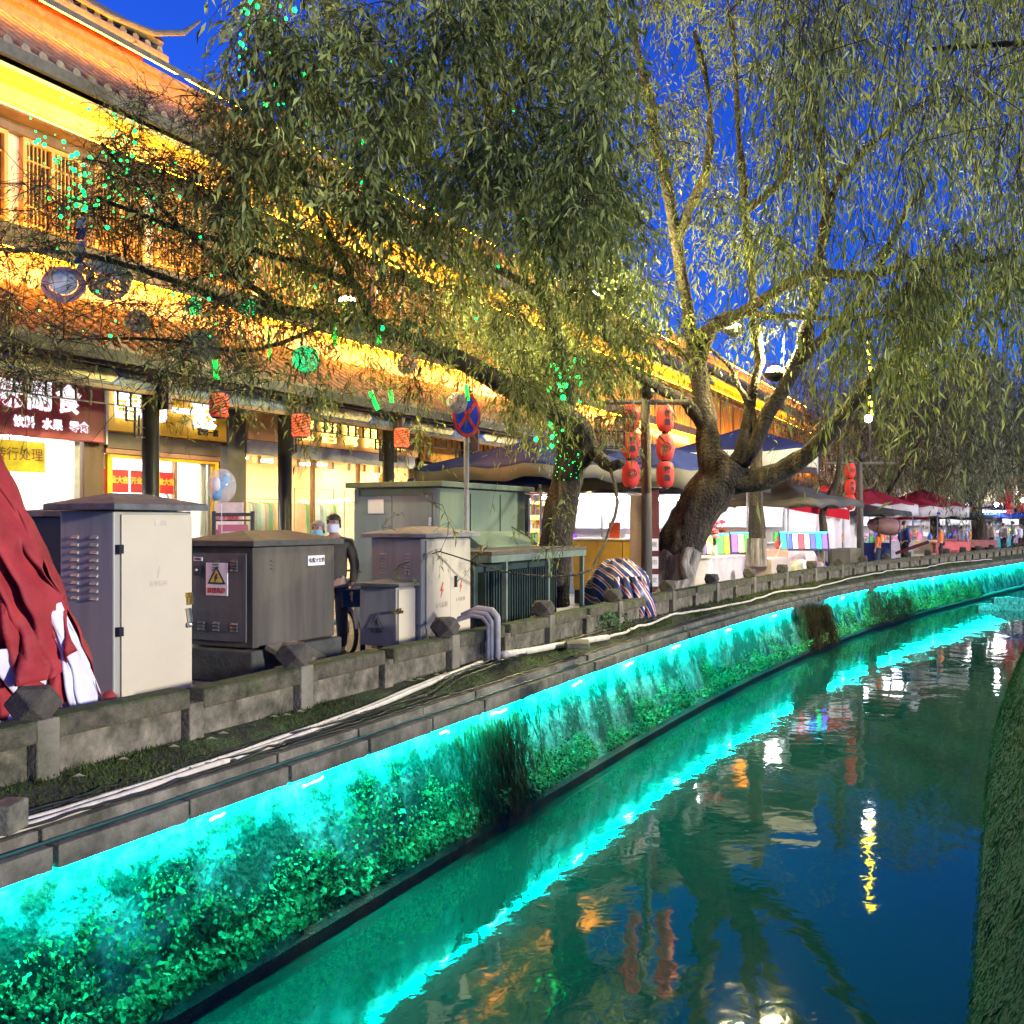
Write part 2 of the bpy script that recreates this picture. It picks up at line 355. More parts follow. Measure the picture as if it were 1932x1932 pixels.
WARMP = E('warm_shop_panel', (1.0, .74, .36), 28); WHITEP = E('white_shop_panel', (1, .96, .90), 36); COOLP = E('cool_stall_panel', (.86, .92, 1.0), 30)
INTW = M('white_shop_wall', (.8, .78, .74), .8, var=.05, bump=0); INTY = M('warm_shop_wall', (.8, .66, .42), .8, var=.08, bump=0)
FLOOR = M('shop_floor', (.35, .3, .25), .3)
WINDK = M('window_dark', (.05, .035, .02), .15, bump=0)
XE, XF, XC = -10.9, -12.6, -11.3
def tile_row(name, pts, r=.062):
    "one run of half-round tiles from eave to ridge, with the steps of overlapping tiles and a round end"
    mb = MB(); P = []; n = 8; a, b2 = Vector(pts[0]), Vector(pts[1]); k = 7
    for i in range(k):
        for e, rr in ((0, r), (1, r*.88)):
            p = a.lerp(b2, (i+e)/k); P.append([(p.x, p.y+math.cos(math.pi*j/4)*rr, p.z+math.sin(math.pi*j/4)*rr) for j in range(5)])
    mb.grid(P); mb.poly([(a.x+.01, a.y+math.cos(2*math.pi*j/8)*r*1.15, a.z+math.sin(2*math.pi*j/8)*r*1.15) for j in range(8)], (-.03, 0, 0))
    return mb.mesh(name, TILE)
def roof(bd, Y0, Y1, e, r, name='roof', sp=.27):
    (ex, ez), (rx, rz) = e, r
    mb = MB(); mb.poly([(ex, Y0, ez), (rx, Y0, rz), (rx, Y0, rz-.09), (ex, Y0, ez-.09)], (0, Y1-Y0, 0)); ro = mb.build(name, TILE, bd)
    off = rootloc(bd); a = Vector((0, 0, 0)); me = None
    y = Y0+sp/2; me = tile_row('tile_row', [(0, 0, 0), (rx-ex, 0, rz-ez)])
    while y < Y1:
        o = link('tile_row', me, ro); o.location = Vector((ex, y, ez+.012))-off; y += sp
    MB().box(ex-.02, Y0, ez-.2, ex+.05, Y1, ez-.04).build('eave_board', TILEE, ro)
    return ro
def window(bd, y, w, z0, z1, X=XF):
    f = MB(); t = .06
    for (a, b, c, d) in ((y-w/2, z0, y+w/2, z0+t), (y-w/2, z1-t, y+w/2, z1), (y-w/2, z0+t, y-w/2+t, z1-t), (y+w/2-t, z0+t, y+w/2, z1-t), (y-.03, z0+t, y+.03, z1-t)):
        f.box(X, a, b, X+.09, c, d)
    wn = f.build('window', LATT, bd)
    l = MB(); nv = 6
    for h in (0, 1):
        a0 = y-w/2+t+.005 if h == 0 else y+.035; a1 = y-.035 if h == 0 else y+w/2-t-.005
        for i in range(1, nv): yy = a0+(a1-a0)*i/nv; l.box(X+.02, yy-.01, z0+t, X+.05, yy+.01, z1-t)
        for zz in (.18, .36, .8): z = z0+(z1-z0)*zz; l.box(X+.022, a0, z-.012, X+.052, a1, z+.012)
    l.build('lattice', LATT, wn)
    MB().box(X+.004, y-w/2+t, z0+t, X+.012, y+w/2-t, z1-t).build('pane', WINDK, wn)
def fret(bd, Y0, Y1, zt, X=XC):
    "hanging openwork under the beam, stepping down beside the posts"
    mb = MB(); L = Y1-Y0
    def bar(ya, za, yb, zb):
        if abs(ya-yb) > abs(za-zb): mb.box(X-.02, min(ya, yb), za-.009, X+.02, max(ya, yb), za+.009)
        else: mb.box(X-.018, ya-.009, min(za, zb), X+.018, ya+.009, max(za, zb))
    bar(Y0, zt-.2, Y1, zt-.2)
    for i in range(1, 12): y = Y0+L*i/12; bar(y, zt, y, zt-.2)
    for s, yb in ((1, Y0), (-1, Y1)):
        for d, h in ((.16, .62), (.32, .40)):
            bar(yb+s*d, zt-.2, yb+s*d, zt-h); bar(yb+s*(d-.18), zt-h, yb+s*d, zt-h); bar(yb+s*(d-.18), zt-h+.14, yb+s*d, zt-h+.14)
        bar(yb+s*.08, zt-.3, yb+s*.08, zt-.62)
    mb.build('fretwork', DWOOD, bd)
def building(label, Y0, Y1, cols, third=False, near=True, zadd=0.0):
    bd = thing('shop_building', (XF, (Y0+Y1)/2, 0), label, 'building', 'old style shop buildings along the street')
    z = zadd
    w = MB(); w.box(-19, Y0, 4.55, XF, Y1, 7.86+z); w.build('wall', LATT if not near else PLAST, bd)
    w = MB(); w.box(-19, Y0, 3.95, XC-.1, Y1, 4.05); w.build('arcade_ceiling', WOOD, bd)
    w = MB(); w.box(-19, Y0+.01, 0, -18.8, Y1-.01, 4.5); w.build('back_wall', INTW, bd)
    ro = roof(bd, Y0, Y1, (XE, 4.02), (XF+.03, 4.98))
    ro2 = roof(bd, Y0, Y1, (-11.5, 7.80+z), (-13.5, 9.25+z))
    MB().poly([(-13.4, Y0+.02, 9.18+z), (-19, Y0+.02, 9.0+z), (-19, Y0+.02, 7.9+z), (-13.0, Y0+.02, 7.9+z)], (0, Y1-Y0-.04, 0)).build('back_roof', TILE, bd)
    MB().box(-13.62, Y0, 9.22+z, -13.42, Y1, 9.6+z).build('ridge', TILEE, bd)
    # soffit and its yellow light line
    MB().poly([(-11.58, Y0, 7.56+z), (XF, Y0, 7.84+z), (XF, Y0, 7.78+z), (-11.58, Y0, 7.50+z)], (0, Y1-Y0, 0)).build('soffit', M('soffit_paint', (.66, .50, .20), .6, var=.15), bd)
    MB().box(XF+.30, Y0+.1, 7.30+z, XF+.36, Y1-.1, 7.34+z).build('light_strip', STRIPY, bd)
    MB().box(XF, Y0, 7.26+z, XF+.42, Y1, 7.295+z).build('light_shelf', WOOD, bd); MB().box(-13.02, Y0, 9.465+z, -13.0, Y1, 9.56+z).build('light_lip', TILEE, bd); MB().box(XF+.34, Y0, 5.415, XF+.36, Y1, 5.497).build('light_lip', WOOD, bd)  # shelf and lips added to hide the light strips from below
    MB().box(XF+.24, Y0+.1, 5.44, XF+.32, Y1-.1, 5.49).build('light_strip', STRIPO, bd)
    MB().box(-13.1, Y0+.1, 9.50+z, -13.03, Y1-.1, 9.54+z).build('light_strip', STRIPO, bd)
    # storey beams, posts and windows
    MB().box(XF+.26, Y0+.1, 5.63, XF+.32, Y1-.1, 5.67).build('light_strip', STRIPY, bd); MB().box(XF+.34, Y0, 5.625, XF+.37, Y1, 5.74).build('light_lip', WOOD, bd)  # sill strip added to brighten the windows, lip added to hide it
    MB().box(XF, Y0, 7.11+z, XF+.12, Y1, 7.25+z).build('beam', WOOD, bd)
    MB().box(XF, Y0, 5.5, XF+.36, Y1, 5.62).build('sill_beam', WOOD, bd)
    y = Y0+.7; i = 0
    while y < Y1-.5:
        window(bd, y, 1.02, 5.63, 7.1+z)
        if i % 2 == 1: MB().box(XF, y+.56, 5.63, XF+.13, y+.70, 7.01+z).build('post', WOOD, bd)
        y += 1.26; i += 1
    # arcade
    MB().box(XC-.09, Y0, 3.5, XC+.09, Y1, 3.56).build('beam_foot', WOOD, bd)
    MB().box(XC-.08, Y0, 3.565, XC+.08, Y1, 3.82).build('painted_beam', BLUEP, bd)
    MB().box(XC-.06, Y0, 3.86, XC+.1, Y1, 4.02).build('carved_band', CARVE, bd)
    MB().box(XC-.05, Y0, 3.825, XC+.12, Y1, 3.855).build('rod', PURP, bd)
    MB().box(XE-.15, Y0, 3.78, XE-.08, Y1, 3.83).build('purlin', PURP, bd)
    for a, b in zip(cols[:-1], cols[1:]):
        m = (a+b)/2; h = (b-a)*.24
        pts = [(XC+.085, m-h, 3.6), (XC+.085, m+h, 3.6), (XC+.085, m+h+.14, 3.69), (XC+.085, m+h, 3.78), (XC+.085, m-h, 3.78), (XC+.085, m-h-.14, 3.69)]
        MB().poly(pts, (.012, 0, 0)).build('painted_panel', CART, bd)
        for s in (-1, 1):
            MB().poly([(XC+.085, m+s*(h+.02), 3.575), (XC+.085, m+s*(h+.18), 3.69), (XC+.085, m+s*(h+.02), 3.805), (XC+.085, m+s*(h+.07), 3.805), (XC+.085, m+s*(h+.24), 3.69), (XC+.085, m+s*(h+.07), 3.575)], (.016, 0, 0)).build('blue_chevron', M('bright_blue_paint', (.06, .10, .45), .5), bd)
        fret(bd, a+.14, b-.14, 3.5)
    for c in cols:
        MB().lathe([(.17, 0), (.17, .12), (.115, .2), (.125, 3.5)], (XC, c, 0), 14).build('column', DWOOD, bd, smooth=True)
        for q in (0, .9): MB().box(XC+.1, c+q+.05, 3.3, XE-.1, c+q+.12, 3.98).build('bracket', PURP, bd) if q == 0 else MB().box(XC+.1, c+q, 3.83, XE-.05, c+q+.06, 3.9).build('rafter', PURP, bd)
    if third:
        MB().box(-18, Y0, 9.1, -13.7, Y1-.3, 9.85).build('upper_wall', DRED, bd)
        r3 = roof(bd, Y0, Y1-.25, (-13.2, 9.8), (-15.6, 10.9))
        MB().tube([(-13.1, Y0, 9.86), (-13.1, Y1-1.6, 9.87), (-13.05, Y1-.7, 9.96), (-12.95, Y1-.1, 10.2), (-12.9, Y1+.25, 10.55)], [.05, .05, .055, .05, .02], 8).build('upturned_eave', TILEE, bd)
        MB().tube([(-13.3, Y1-3.4, 9.9), (-13.3, Y1-3.35, 10.25), (-13.3, Y1-3.2, 10.5)], [.09, .07, .02], 6).build('ridge_beast', TILEE, bd)
        MB().tube([(-13.5, Y0, 10.12), (-13.3, Y1-.3, 10.0)], .09, 6).build('hip_ridge', TILEE, bd)
        MB().sph((-13.6, Y1-3.2, 9.28), .2, 12, 8, .3, 1).build('round_lamp', E('orange_disc_lamp', (1, .55, .2), 1.6), bd)
    return bd
B1 = building('tall old style shop building with a third tier and upturned eave, above the grocery', 1.0, 13.7, [1.9, 4.95, 8.05, 11.2], third=True)
B2 = building('old style shop building above the yellow sign and the clothes shop', 13.7, 26.2, [14.3, 17.6, 20.9, 24.2])
B3 = building('old style shop building behind the blue topped parasols', 26.2, 44, [27.5, 30.8, 34.1, 37.4, 40.7, 43.8])
B4 = building('farthest old style shop building glowing behind the leaning willow', 44, 78, [45, 49, 53, 57, 61, 65, 69, 73, 77], near=False, zadd=.5)
# ------------------------------------------------------------------ shop fronts (parts of the buildings)
def boxp(name, mat, bd, *b, **k): return MB().box(*b).build(name, mat, bd, **k)
SREDM = M('red_sign_board', '#b8424c', .45, var=.08, scale=2, bump=0); SYELM = M('yellow_sign_board', '#f0b020', .4, var=.06, bump=0)
CHARW = E('white_lit_letters', (.95, .88, 1.0), 1.0); CHARB = E('bright_white_letters', (.92, .95, 1.0), 2.6); CHARY = E('yellow_lit_letters', (1.0, .82, .18), 2.2)
SHUT = M('brown_shutter_box', '#5a463c', .5, streak=False, var=.15); ALU = M('grey_aluminium', (.42, .40, .38), .4, metal=.3, bump=0)
YFRM = M('yellow_frame', '#f2b312', .4, bump=0, var=.06)
GLASS = M('shop_glass', (.9, .95, .95), .02, bump=0, var=0, alpha=.10, spec=.6)
def sign(bd, name, mat, y0, y1, z0, z1, X=XF+.06): return MB().box(X, y0, z0, X+.12, y1, z1).build(name, mat, bd, bevel=.01)
def interior(bd, y0, y1, wm, pm, z1=3.0, depth=3.4, shelves=True, str_=None):
    boxp('shop_back_wall', wm, bd, XF-depth, y0, .02, XF-depth+.06, y1, z1)
    for y in (y0, y1-.05): boxp('shop_side_wall', wm, bd, XF-depth+.06, y, .02, XF-.02, y+.05, z1)
    boxp('shop_ceiling', wm, bd, XF-depth, y0, z1, XF-.02, y1, z1+.05)
    n = max(2, int((y1-y0)/1.4))
    for i in range(n):
        y = y0+(y1-y0)*(i+.5)/n
        for dx in (.9, 2.3): boxp('ceiling_light', pm, bd, XF-dx-.25, y-.35, z1-.04, XF-dx+.25, y+.35, z1-.01)
# grocery
y0, y1 = 5.4, 11.35
interior(B1, y0, y1, INTW, WHITEP)
s = sign(B1, 'sign_board', SREDM, 5.0, 11.38, 2.86, 4.3)
text('味副食', .44, CHARW, s, (XF+.19, 10.2, 3.42), bold=.012, space=1.27)
text('饮料  水果  零食', .165, CHARW, s, (XF+.19, 10.42, 3.05), bold=.006, space=1.15)
boxp('sign_edge', M('white_edge', (.75, .72, .72), .5), B1, XF+.06, 11.385, 2.84, XF+.2, 11.42, 4.3)
boxp('door_jamb', ALU, B1, XF-.1, 10.95, 0, XF+.02, 11.05, 2.86); boxp('wall_pier', WOOD, B1, XF-.3, 11.12, 0, XF+.03, 11.5, 3.0)
# noodle shop with yellow sign
interior(B2, 11.6+2.15, 14.2, INTW, WHITEP)
y0, y1 = 11.5, 14.15
interior(B1, 11.5, 13.7, INTW, WHITEP)
s = sign(B2, 'sign_board', SYELM, 11.44, 14.1, 3.06, 4.2)
for i in range(9): boxp('board_groove', M('groove', (.45, .28, .03), .6), s, XF+.175, 11.55+i*.14, 3.2, XF+.183, 11.562+i*.14, 4.2)
text('龍', .5, CHARB, s, (XF+.24, 11.78, 3.48), bold=.02, ext=.03); text('門', .46, CHARB, s, (XF+.24, 12.36, 3.47), bold=.02, ext=.03); text('一', .46, CHARB, s, (XF+.24, 12.96, 3.46), bold=.02, ext=.03); text('族', .5, CHARB, s, (XF+.24, 13.47, 3.47), bold=.02, ext=.03)
text('柳河一店', .125, M('black_letters', (.01, .01, .01), .5), s, (XF+.19, 13.62, 3.19), bold=.004)
boxp('shutter_box', SHUT, B2, XF-.12, 11.5, 2.80, XF+.10, 14.05, 3.05); boxp('shutter_rail', M('copper_brown', '#a0705a', .5), B2, XF-.1, 11.5, 2.72, XF+.08, 14.05, 2.795)
for y in (11.56, 12.55, 13.95): boxp('door_frame', YFRM, B2, XF-.06, y, 0, XF+.04, y+.10, 2.71)
boxp('door_frame', M('door_wood', '#9a7550', .5), B2, XF-.05, 13.0, 0, XF+.03, 13.06, 2.71)
boxp('lintel', YFRM, B2, XF-.06, 11.6, 2.66, XF+.045, 14.05, 2.715); boxp('door_glass', GLASS, B2, XF-.03, 11.67, .05, XF-.02, 13.94, 2.64)
POST = M('red_poster', '#c8202a', .5, bump=0, var=.05); PYEL = M('poster_gold', (.8, .5, .05), .5, bump=0)
for y, w in ((11.78, .5), (12.30, .46), (12.78, .42)):
    p = boxp('poster', POST, B2, XF-.01, y-w/2, 2.12, XF-.004, y+w/2, 2.48); text('开业大吉', .115, PYEL, p, (XF+.003, y, 2.31), bold=.006, ext=.002)
for y in (11.72, 12.75): MB().lathe([(.07, 0), (.07, .012)], (0, 0, 0), 14, T=Matrix.Rotation(math.pi/2, 4, 'Y')).build('round_sticker', POST, B2).location = Vector((XF, y, 1.75)) - rootloc(B2)
boxp('counter', M('red_counter', '#b03028', .5, var=.5, scale=6), B2, XF-.9, 11.7, 0, XF-.5, 12.9, 1.75)
boxp('shelf_lamp', E('shelf_lamp_warm', (1, .75, .35), 5), B2, XF-.8, 13.1, 2.28, XF-.72, 13.85, 2.33)
mb = MB(); mb.tube([(XF-.75, 13.1+.75*t, 1.75+.45*math.sin(math.pi*t)) for t in np.linspace(0, 1, 14)], .018, 6); mb.box(XF-.78, 13.1, .3, XF-.72, 13.14, 2.3); mb.box(XF-.78, 13.82, .3, XF-.72, 13.86, 2.3); mb.box(XF-.85, 13.1, 1.3, XF-.6, 13.86, 1.34); mb.build('display_rack', M('rack_grey', (.18, .17, .16), .4, bump=0), B2)
def goods(bd, y0, y1, X, seed, zs=(1.0, 1.45, 1.9, 2.35)):
    "shelf unit crowded with small packets"
    r = random.Random(seed); pal = [(.6, .05, .04), (.7, .35, .04), (.72, .6, .1), (.08, .35, .1), (.06, .18, .5), (.7, .68, .62), (.5, .15, .3), (.3, .18, .1)]; ms = [MB() for _ in pal]
    sh = MB()
    for z in zs:
        sh.box(X-.2, y0, z-.03, X+.2, y1, z-.003); y = y0+.03
        while y < y1-.15:
            w = r.uniform(.05, .16); h = r.uniform(.12, .34); ms[r.randrange(len(pal))].box(X-r.uniform(.05, .16), y, z, X+.17, y+w*.92, z+h); y += w
    sh.box(X-.22, y0, 0, X-.2, y0+.03, 2.7); sh.box(X-.22, y1-.03, 0, X-.2, y1, 2.7); u = sh.build('shelf_unit', M('shelf_white', (.6, .58, .54), .5, bump=0), bd)
    for m, c, k in zip(ms, pal, range(9)):
        if m.v: o = m.build('packets', M('packet_%d' % k, c, .45, bump=0, var=.5, scale=14), u); o['kind'] = 'stuff'
goods(B1, 6.2, 9.2, XF-2.6, 1); goods(B1, 10.0, 10.9, XF-1.6, 2); goods(B2, 13.15, 13.9, XF-1.9, 3, (.9, 1.35, 1.8)); goods(B1, 11.7, 12.95, XF-2.4, 4)
# grey wall pier between the shops, carved
boxp('wall_pier', M('grey_pier', (.12, .105, .10), .7), B2, XF-.3, 14.15, 0, XF+.15, 14.62, 4.3)
# clothes shop
y0, y1 = 14.7, 20.7
interior(B2, y0, y1, INTY, WARMP, z1=3.05)
s = sign(B2, 'sign_board', M('peach_sign_board', '#e0a472', .5, var=.05, bump=0), 14.68, 20.65, 3.16, 4.2)
text('依楷芸阁', .5, CHARY, s, (XF+.24, 17.43, 3.46), bold=.014, ext=.03, space=2.1)
boxp('shutter_box', ALU, B2, XF-.1, 14.7, 2.90, XF+.12, 20.6, 3.15)
for y in (14.72, 16.8, 18.4, 20.55): boxp('door_frame', M('bronze_frame', '#8a6038', .4), B2, XF-.05, y, 0, XF+.03, y+.07, 2.9)
boxp('door_glass', GLASS, B2, XF-.03, 14.8, .05, XF-.02, 18.38, 2.88)
for i in range(9): boxp('track_light', M('track_light_tan', '#b58a55', .5), B2, XF-.5, 15.0+i*.6, 2.78, XF-.38, 15.1+i*.6, 2.96)
# more lit fronts further along
for (bd, a, b, wm, pm, sc, tx) in ((B2, 20.9, 26.0, INTY, WARMP, '#c98a2a', '百货'), (B3, 26.4, 33.8, INTY, WARMP, '#c9902a', '小吃'), (B3, 34.2, 43.6, INTW, WHITEP, '#a83030', '超市'), (B4, 44.4, 60, INTW, COOLP, '#b07a28', '')):
    interior(bd, a, b, wm, pm); s = sign(bd, 'sign_board', M('board_'+sc[1:], sc, .5), a, b-.1, 3.1, 4.2)
    boxp('yellow_awning_light', E('amber_strip', (1, .6, .08), 4), bd, XF+.2, a, 3.95, XF+.28, b, 4.0)
    for q in np.arange(a+.3, b-1.6, 2.2): goods(bd, q, q+1.5, XF-1.0, int(q*7))
    for y in np.arange(a, b, 2.2): boxp('pier', WOOD, bd, XF-.1, y, 0, XF+.05, y+.2, 3.1)
# ================================================================== cabinets and things standing behind the railing
def gp(px, py, z=0.0): return at(px, py, (HC-z)*FP/(py-985))
BEIGE = M('grey_cabinet_paint', (.29, .285, .245), .5, var=.14, scale=3, bump=.05, col2=(.17, .155, .125), thr=.62, s2=2.5, streak=True)
CREAM = M('cream_door_paint', (.47, .42, .315), .5, var=.06, scale=2, bump=.04, col2=(.42, .38, .29), thr=.70, s2=2)
CTOP = M('weathered_cabinet_top', (.095, .10, .105), .8, var=.4, scale=6, col2=(.07, .07, .06), thr=.55, s2=5)
BRN = M('grimy_brown_paint', (.085, .074, .058), .7, var=.35, scale=3, bump=.15, col2=(.035, .034, .03), thr=.54, s2=2, streak=True)
BRD = M('grimy_blue_grey_face', (.06, .066, .075), .55, var=.4, scale=3, bump=.1, col2=(.11, .11, .11), thr=.60, s2=2.5, streak=True)  # bluer, darker tone used on the warning plate face only
KB = M('blue_grey_kiosk_face', (.13, .175, .205), .55, var=.2, scale=2, bump=.06, col2=(.20, .23, .25), thr=.6, s2=1.5, streak=True)  # bluer tone used on the door face only
KG = M('green_grey_kiosk_paint', (.12, .165, .115), .6, var=.15, scale=2, bump=.06, col2=(.16, .20, .15), thr=.62, s2=1.3, streak=True)
TRG = M('dark_green_transformer_paint', (.022, .042, .036), .5, var=.3, scale=3)
FRG = M('green_frame_paint', (.10, .14, .12), .6, var=.25)
BLK = M('black_plastic', (.012, .012, .013), .4, bump=0); STEEL = M('bright_steel', (.5, .5, .5), .3, metal=1, bump=0); BRASS = M('brass', (.5, .36, .10), .35, metal=1, bump=0)
WPLATE = M('white_plate', (.72, .70, .72), .45, bump=0, var=.05); REDT = M('red_print', (.42, .05, .03), .6, bump=0); PALET = M('faded_print', (.40, .34, .27), .6, bump=0); YELP = M('warning_yellow', (.62, .46, .08), .5, bump=0)
def hip(mb, x0, y0, x1, y1, z, ov, rise, th=.05):
    a, b, c, d = x0-ov, x1+ov, y0-ov, y1+ov; mb.box(a, c, z, b, d, z+th); m = (a+b)/2; e = min((b-a), (d-c))*.42
    vs = [(a, c, z+th), (b, c, z+th), (b, d, z+th), (a, d, z+th), (m, c+e, z+th+rise), (m, d-e, z+th+rise)]
    mb.add(vs, [(0, 1, 4), (1, 2, 5, 4), (2, 3, 5), (3, 0, 4, 5)])
def louvers(par, mat, Y, xs, z0, z1, n, w=.085):
    for x in xs:
        for i in range(n):
            z = z0+(z1-z0)*(i+.5)/n; MB().poly([(x-w/2, Y, z-.012), (x-w/2, Y-.022, z-.008), (x-w/2, Y, z+.016)], (w, 0, 0)).build('louver', mat, par)
def bolt(par, mat, o, u, s):
    "flat lightning bolt on a plate; o = centre, u = across vector"
    o, u = Vector(o), Vector(u); P = [(.1, .5), (-.22, -.06), (-.02, -.03), (-.16, -.5), (.24, .10), (.03, .07), (.22, .5)]
    nrm = u.cross(Vector((0, 0, 1))); MB().poly([o+u*(x*s)+Vector((0, 0, y*s)) for x, y in P], nrm*.002).build('lightning_mark', mat, par)
# tall pale cabinet
c = thing('utility_cabinet', (-6.5, 6.2, 0), 'tall cream doored utility cabinet beside the collapsed red parasol', 'cabinet')
MB().box(-6.80, 5.78, 0, -6.215, 6.62, 1.74).build('body', BEIGE, c, bevel=.012)
MB().box(-6.21, 5.84, .05, -6.19, 6.60, 1.71).build('door', CREAM, c, bevel=.006)
mb = MB(); hip(mb, -6.80, 5.78, -6.2, 6.62, 1.745, .09, .09); mb.build('roof', CTOP, c, bevel=.006)
louvers(c, BEIGE, 5.78, (-6.42, -6.63), 1.02, 1.56, 9, .08)
for z in (1.44, .80): MB().box(-6.205, 5.79, z-.035, -6.165, 5.835, z+.035).build('hinge', BLK, c)
MB().box(-6.19, 6.52, 1.02, -6.165, 6.58, 1.06).build('padlock_hasp', BRASS, c); l = MB(); l.box(-6.175, 6.53, .96, -6.15, 6.575, 1.02); l.tube([(-6.16, 6.538, 1.02), (-6.16, 6.538, 1.055), (-6.16, 6.567, 1.055), (-6.16, 6.567, 1.02)], .005, 6); l.build('padlock', BRASS, c)
l = MB(); l.cbox((-6.165, 6.545, .87), (.03, .03, .12), rx=.2); l.sph((-6.16, 6.54, .79), .024, 8, 6); l.build('handle', STEEL, c)
bolt(c, PALET, (-6.189, 6.22, 1.24), (0, 1, 0), .09); text('有电危险', .05, PALET, c, (-6.189, 6.22, 1.15), ext=.001)
boxp('label_plate', M('faded_label', (.45, .40, .33), .6, bump=0), c, -6.189, 6.18, 1.62, -6.186, 6.30, 1.67)
# dark box behind it
c = thing('utility_cabinet', (-7.6, 6.7, 0), 'black cabinet half hidden behind the tall cream doored one', 'cabinet')
MB().box(-8.1, 6.45, 0, -7.05, 7.0, 1.70).build('body', BLK, c, bevel=.01); mb = MB(); hip(mb, -8.1, 6.45, -7.05, 7.0, 1.70, .06, .04); mb.build('roof', CTOP, c)
# brown cable box on a plinth
c = thing('cable_box', (-7.3, 8.9, 0), 'grimy low brown cable branch box with a white warning plate', 'cabinet')
MB().box(-7.75, 8.22, .36, -6.9, 9.62, 1.40).build('body', BRN, c, bevel=.012)
MB().box(-7.68, 8.195, .42, -6.97, 8.215, 1.33).build('door', BRD, c, bevel=.006)
mb = MB(); hip(mb, -7.75, 8.22, -6.9, 9.62, 1.40, .08, .10, .06); mb.build('roof', M('dark_box_top', (.05, .052, .05), .85, var=.4, scale=6), c, bevel=.008)  # top colour darkened to offset the orange facade light on it
louvers(c, BRD, 8.195, (-7.12, -7.36), 1.14, 1.26, 4, .085); louvers(c, BRD, 8.195, (-7.12, -7.36, -7.56), .52, .62, 3, .085)
for y in (8.55, 9.2): 
    for z in (1.16, 1.2, 1.24): MB().box(-6.9, y-.05, z, -6.89, y+.05, z+.012).build('louver', BRN, c)
p = MB().box(-7.49, 8.185, .89, -7.20, 8.193, 1.23).build('warning_plate', WPLATE, c, bevel=.003)
MB().poly([(-7.345-.12, 8.183, 1.01), (-7.345+.12, 8.183, 1.01), (-7.345, 8.183, 1.20)], (0, -.002, 0)).build('triangle', BLK, p); MB().poly([(-7.345-.085, 8.180, 1.028), (-7.345+.085, 8.180, 1.028), (-7.345, 8.180, 1.163)], (0, -.002, 0)).build('triangle', YELP, p)
bolt(p, BLK, (-7.345, 8.176, 1.075), (1, 0, 0), .09)
text('高压危险', .062, REDT, p, (-7.345, 8.181, .94), rot=(math.pi/2, 0, 0), ext=.001, bold=.002)
p = MB().box(-7.66, 8.186, 1.245, -7.54, 8.193, 1.285).build('name_plate', WPLATE, c); text('电缆箱', .03, BLK, p, (-7.6, 8.183, 1.265), rot=(math.pi/2, 0, 0), ext=.001)
l = MB(); l.box(-7.64, 8.17, 1.09, -7.57, 8.195, 1.2); l.build('lock', BLK, c); MB().sph((-7.6, 8.165, 1.15), .016, 8, 6).build('keyhole', STEEL, c)
p = MB().box(-6.899, 9.12, 1.17, -6.888, 9.42, 1.28).build('name_plate', WPLATE, c, bevel=.003); text('电缆分支箱', .058, BLK, p, (-6.886, 9.27, 1.225), ext=.001, bold=.001)
MB().box(-7.8, 8.15, 0, -6.85, 9.7, .34).build('plinth', M('dark_concrete', (.05, .055, .05), .9, var=.4, scale=5, bump=.4), c, bevel=.02)
s = MB(); s.cbox((-6.62, 8.55, .30), (.42, .5, .06), ry=.35); o = s.build('concrete_slab', STONE, None, bevel=.01); tag(o, 'loose concrete slab leaning on the plinth of the brown cable box', 'slab')
# mid pale cabinet and its small companion
c = thing('utility_cabinet', (-6.55, 11, 0), 'pale cabinet with red lightning marks on its cream doors behind the railing', 'cabinet')
MB().box(-6.93, 10.42, .12, -6.225, 11.62, 1.46).build('body', BEIGE, c, bevel=.012)
for a, b in ((10.50, 11.08), (11.085, 11.60)): d = MB().box(-6.222, a, .16, -6.202, b, 1.43).build('door', CREAM, c, bevel=.005); 
mb = MB(); hip(mb, -6.93, 10.42, -6.2, 11.62, 1.465, .09, .08); mb.build('roof', M('pale_cabinet_top', (.20, .20, .20), .8, var=.3, scale=5), c, bevel=.006)
louvers(c, BEIGE, 10.42, (-6.42, -6.76), 1.02, 1.28, 7, .07)
for z in (1.25, .35): MB().box(-6.222, 10.44, z-.035, -6.18, 10.48, z+.035).build('hinge', STEEL, c)
bolt(c, REDT, (-6.20, 10.86, .82), (0, 1, 0), .19); bolt(c, REDT, (-6.20, 11.34, .84), (0, 1, 0), .15); text('有电危险', .075, PALET, c, (-6.20, 10.86, .64), ext=.001, bold=.001); text('有电危险', .06, PALET, c, (-6.20, 11.34, .68), ext=.001)
MB().box(-6.2, 11.17, .84, -6.17, 11.20, .98).build('handle', BLK, c); MB().box(-6.93, 10.42, 0, -6.22, 11.62, .10).build('base', BLK, c)
c = thing('meter_box', (-6.5, 10.2, 0), 'small grey meter box with a warning triangle on short legs before the pale cabinet', 'cabinet')
MB().box(-6.80, 9.98, .22, -6.30, 10.38, .90).build('body', BEIGE, c, bevel=.01); MB().box(-6.298, 10.01, .24, -6.28, 10.37, .87).build('door', CREAM, c, bevel=.004)
mb = MB(); hip(mb, -6.80, 9.98, -6.28, 10.38, .905, .05, .05, .035); mb.build('roof', CTOP, c)
for x in (-6.77, -6.33):
    for y in (10.0, 10.36): MB().box(x-.02, y-.02, 0, x+.02, y+.02, .218).build('leg', BLK, c)
T3 = lambda s, z0: [(-6.57-s, 9.972, z0), (-6.57+s, 9.972, z0), (-6.57, 9.972, z0+1.75*s)]
fr = MB(); A, B = T3(.10, .42), T3(.085, .43)
for i in range(3): fr.tube([Vector(A[i]), Vector(A[(i+1) % 3])], .004, 5)
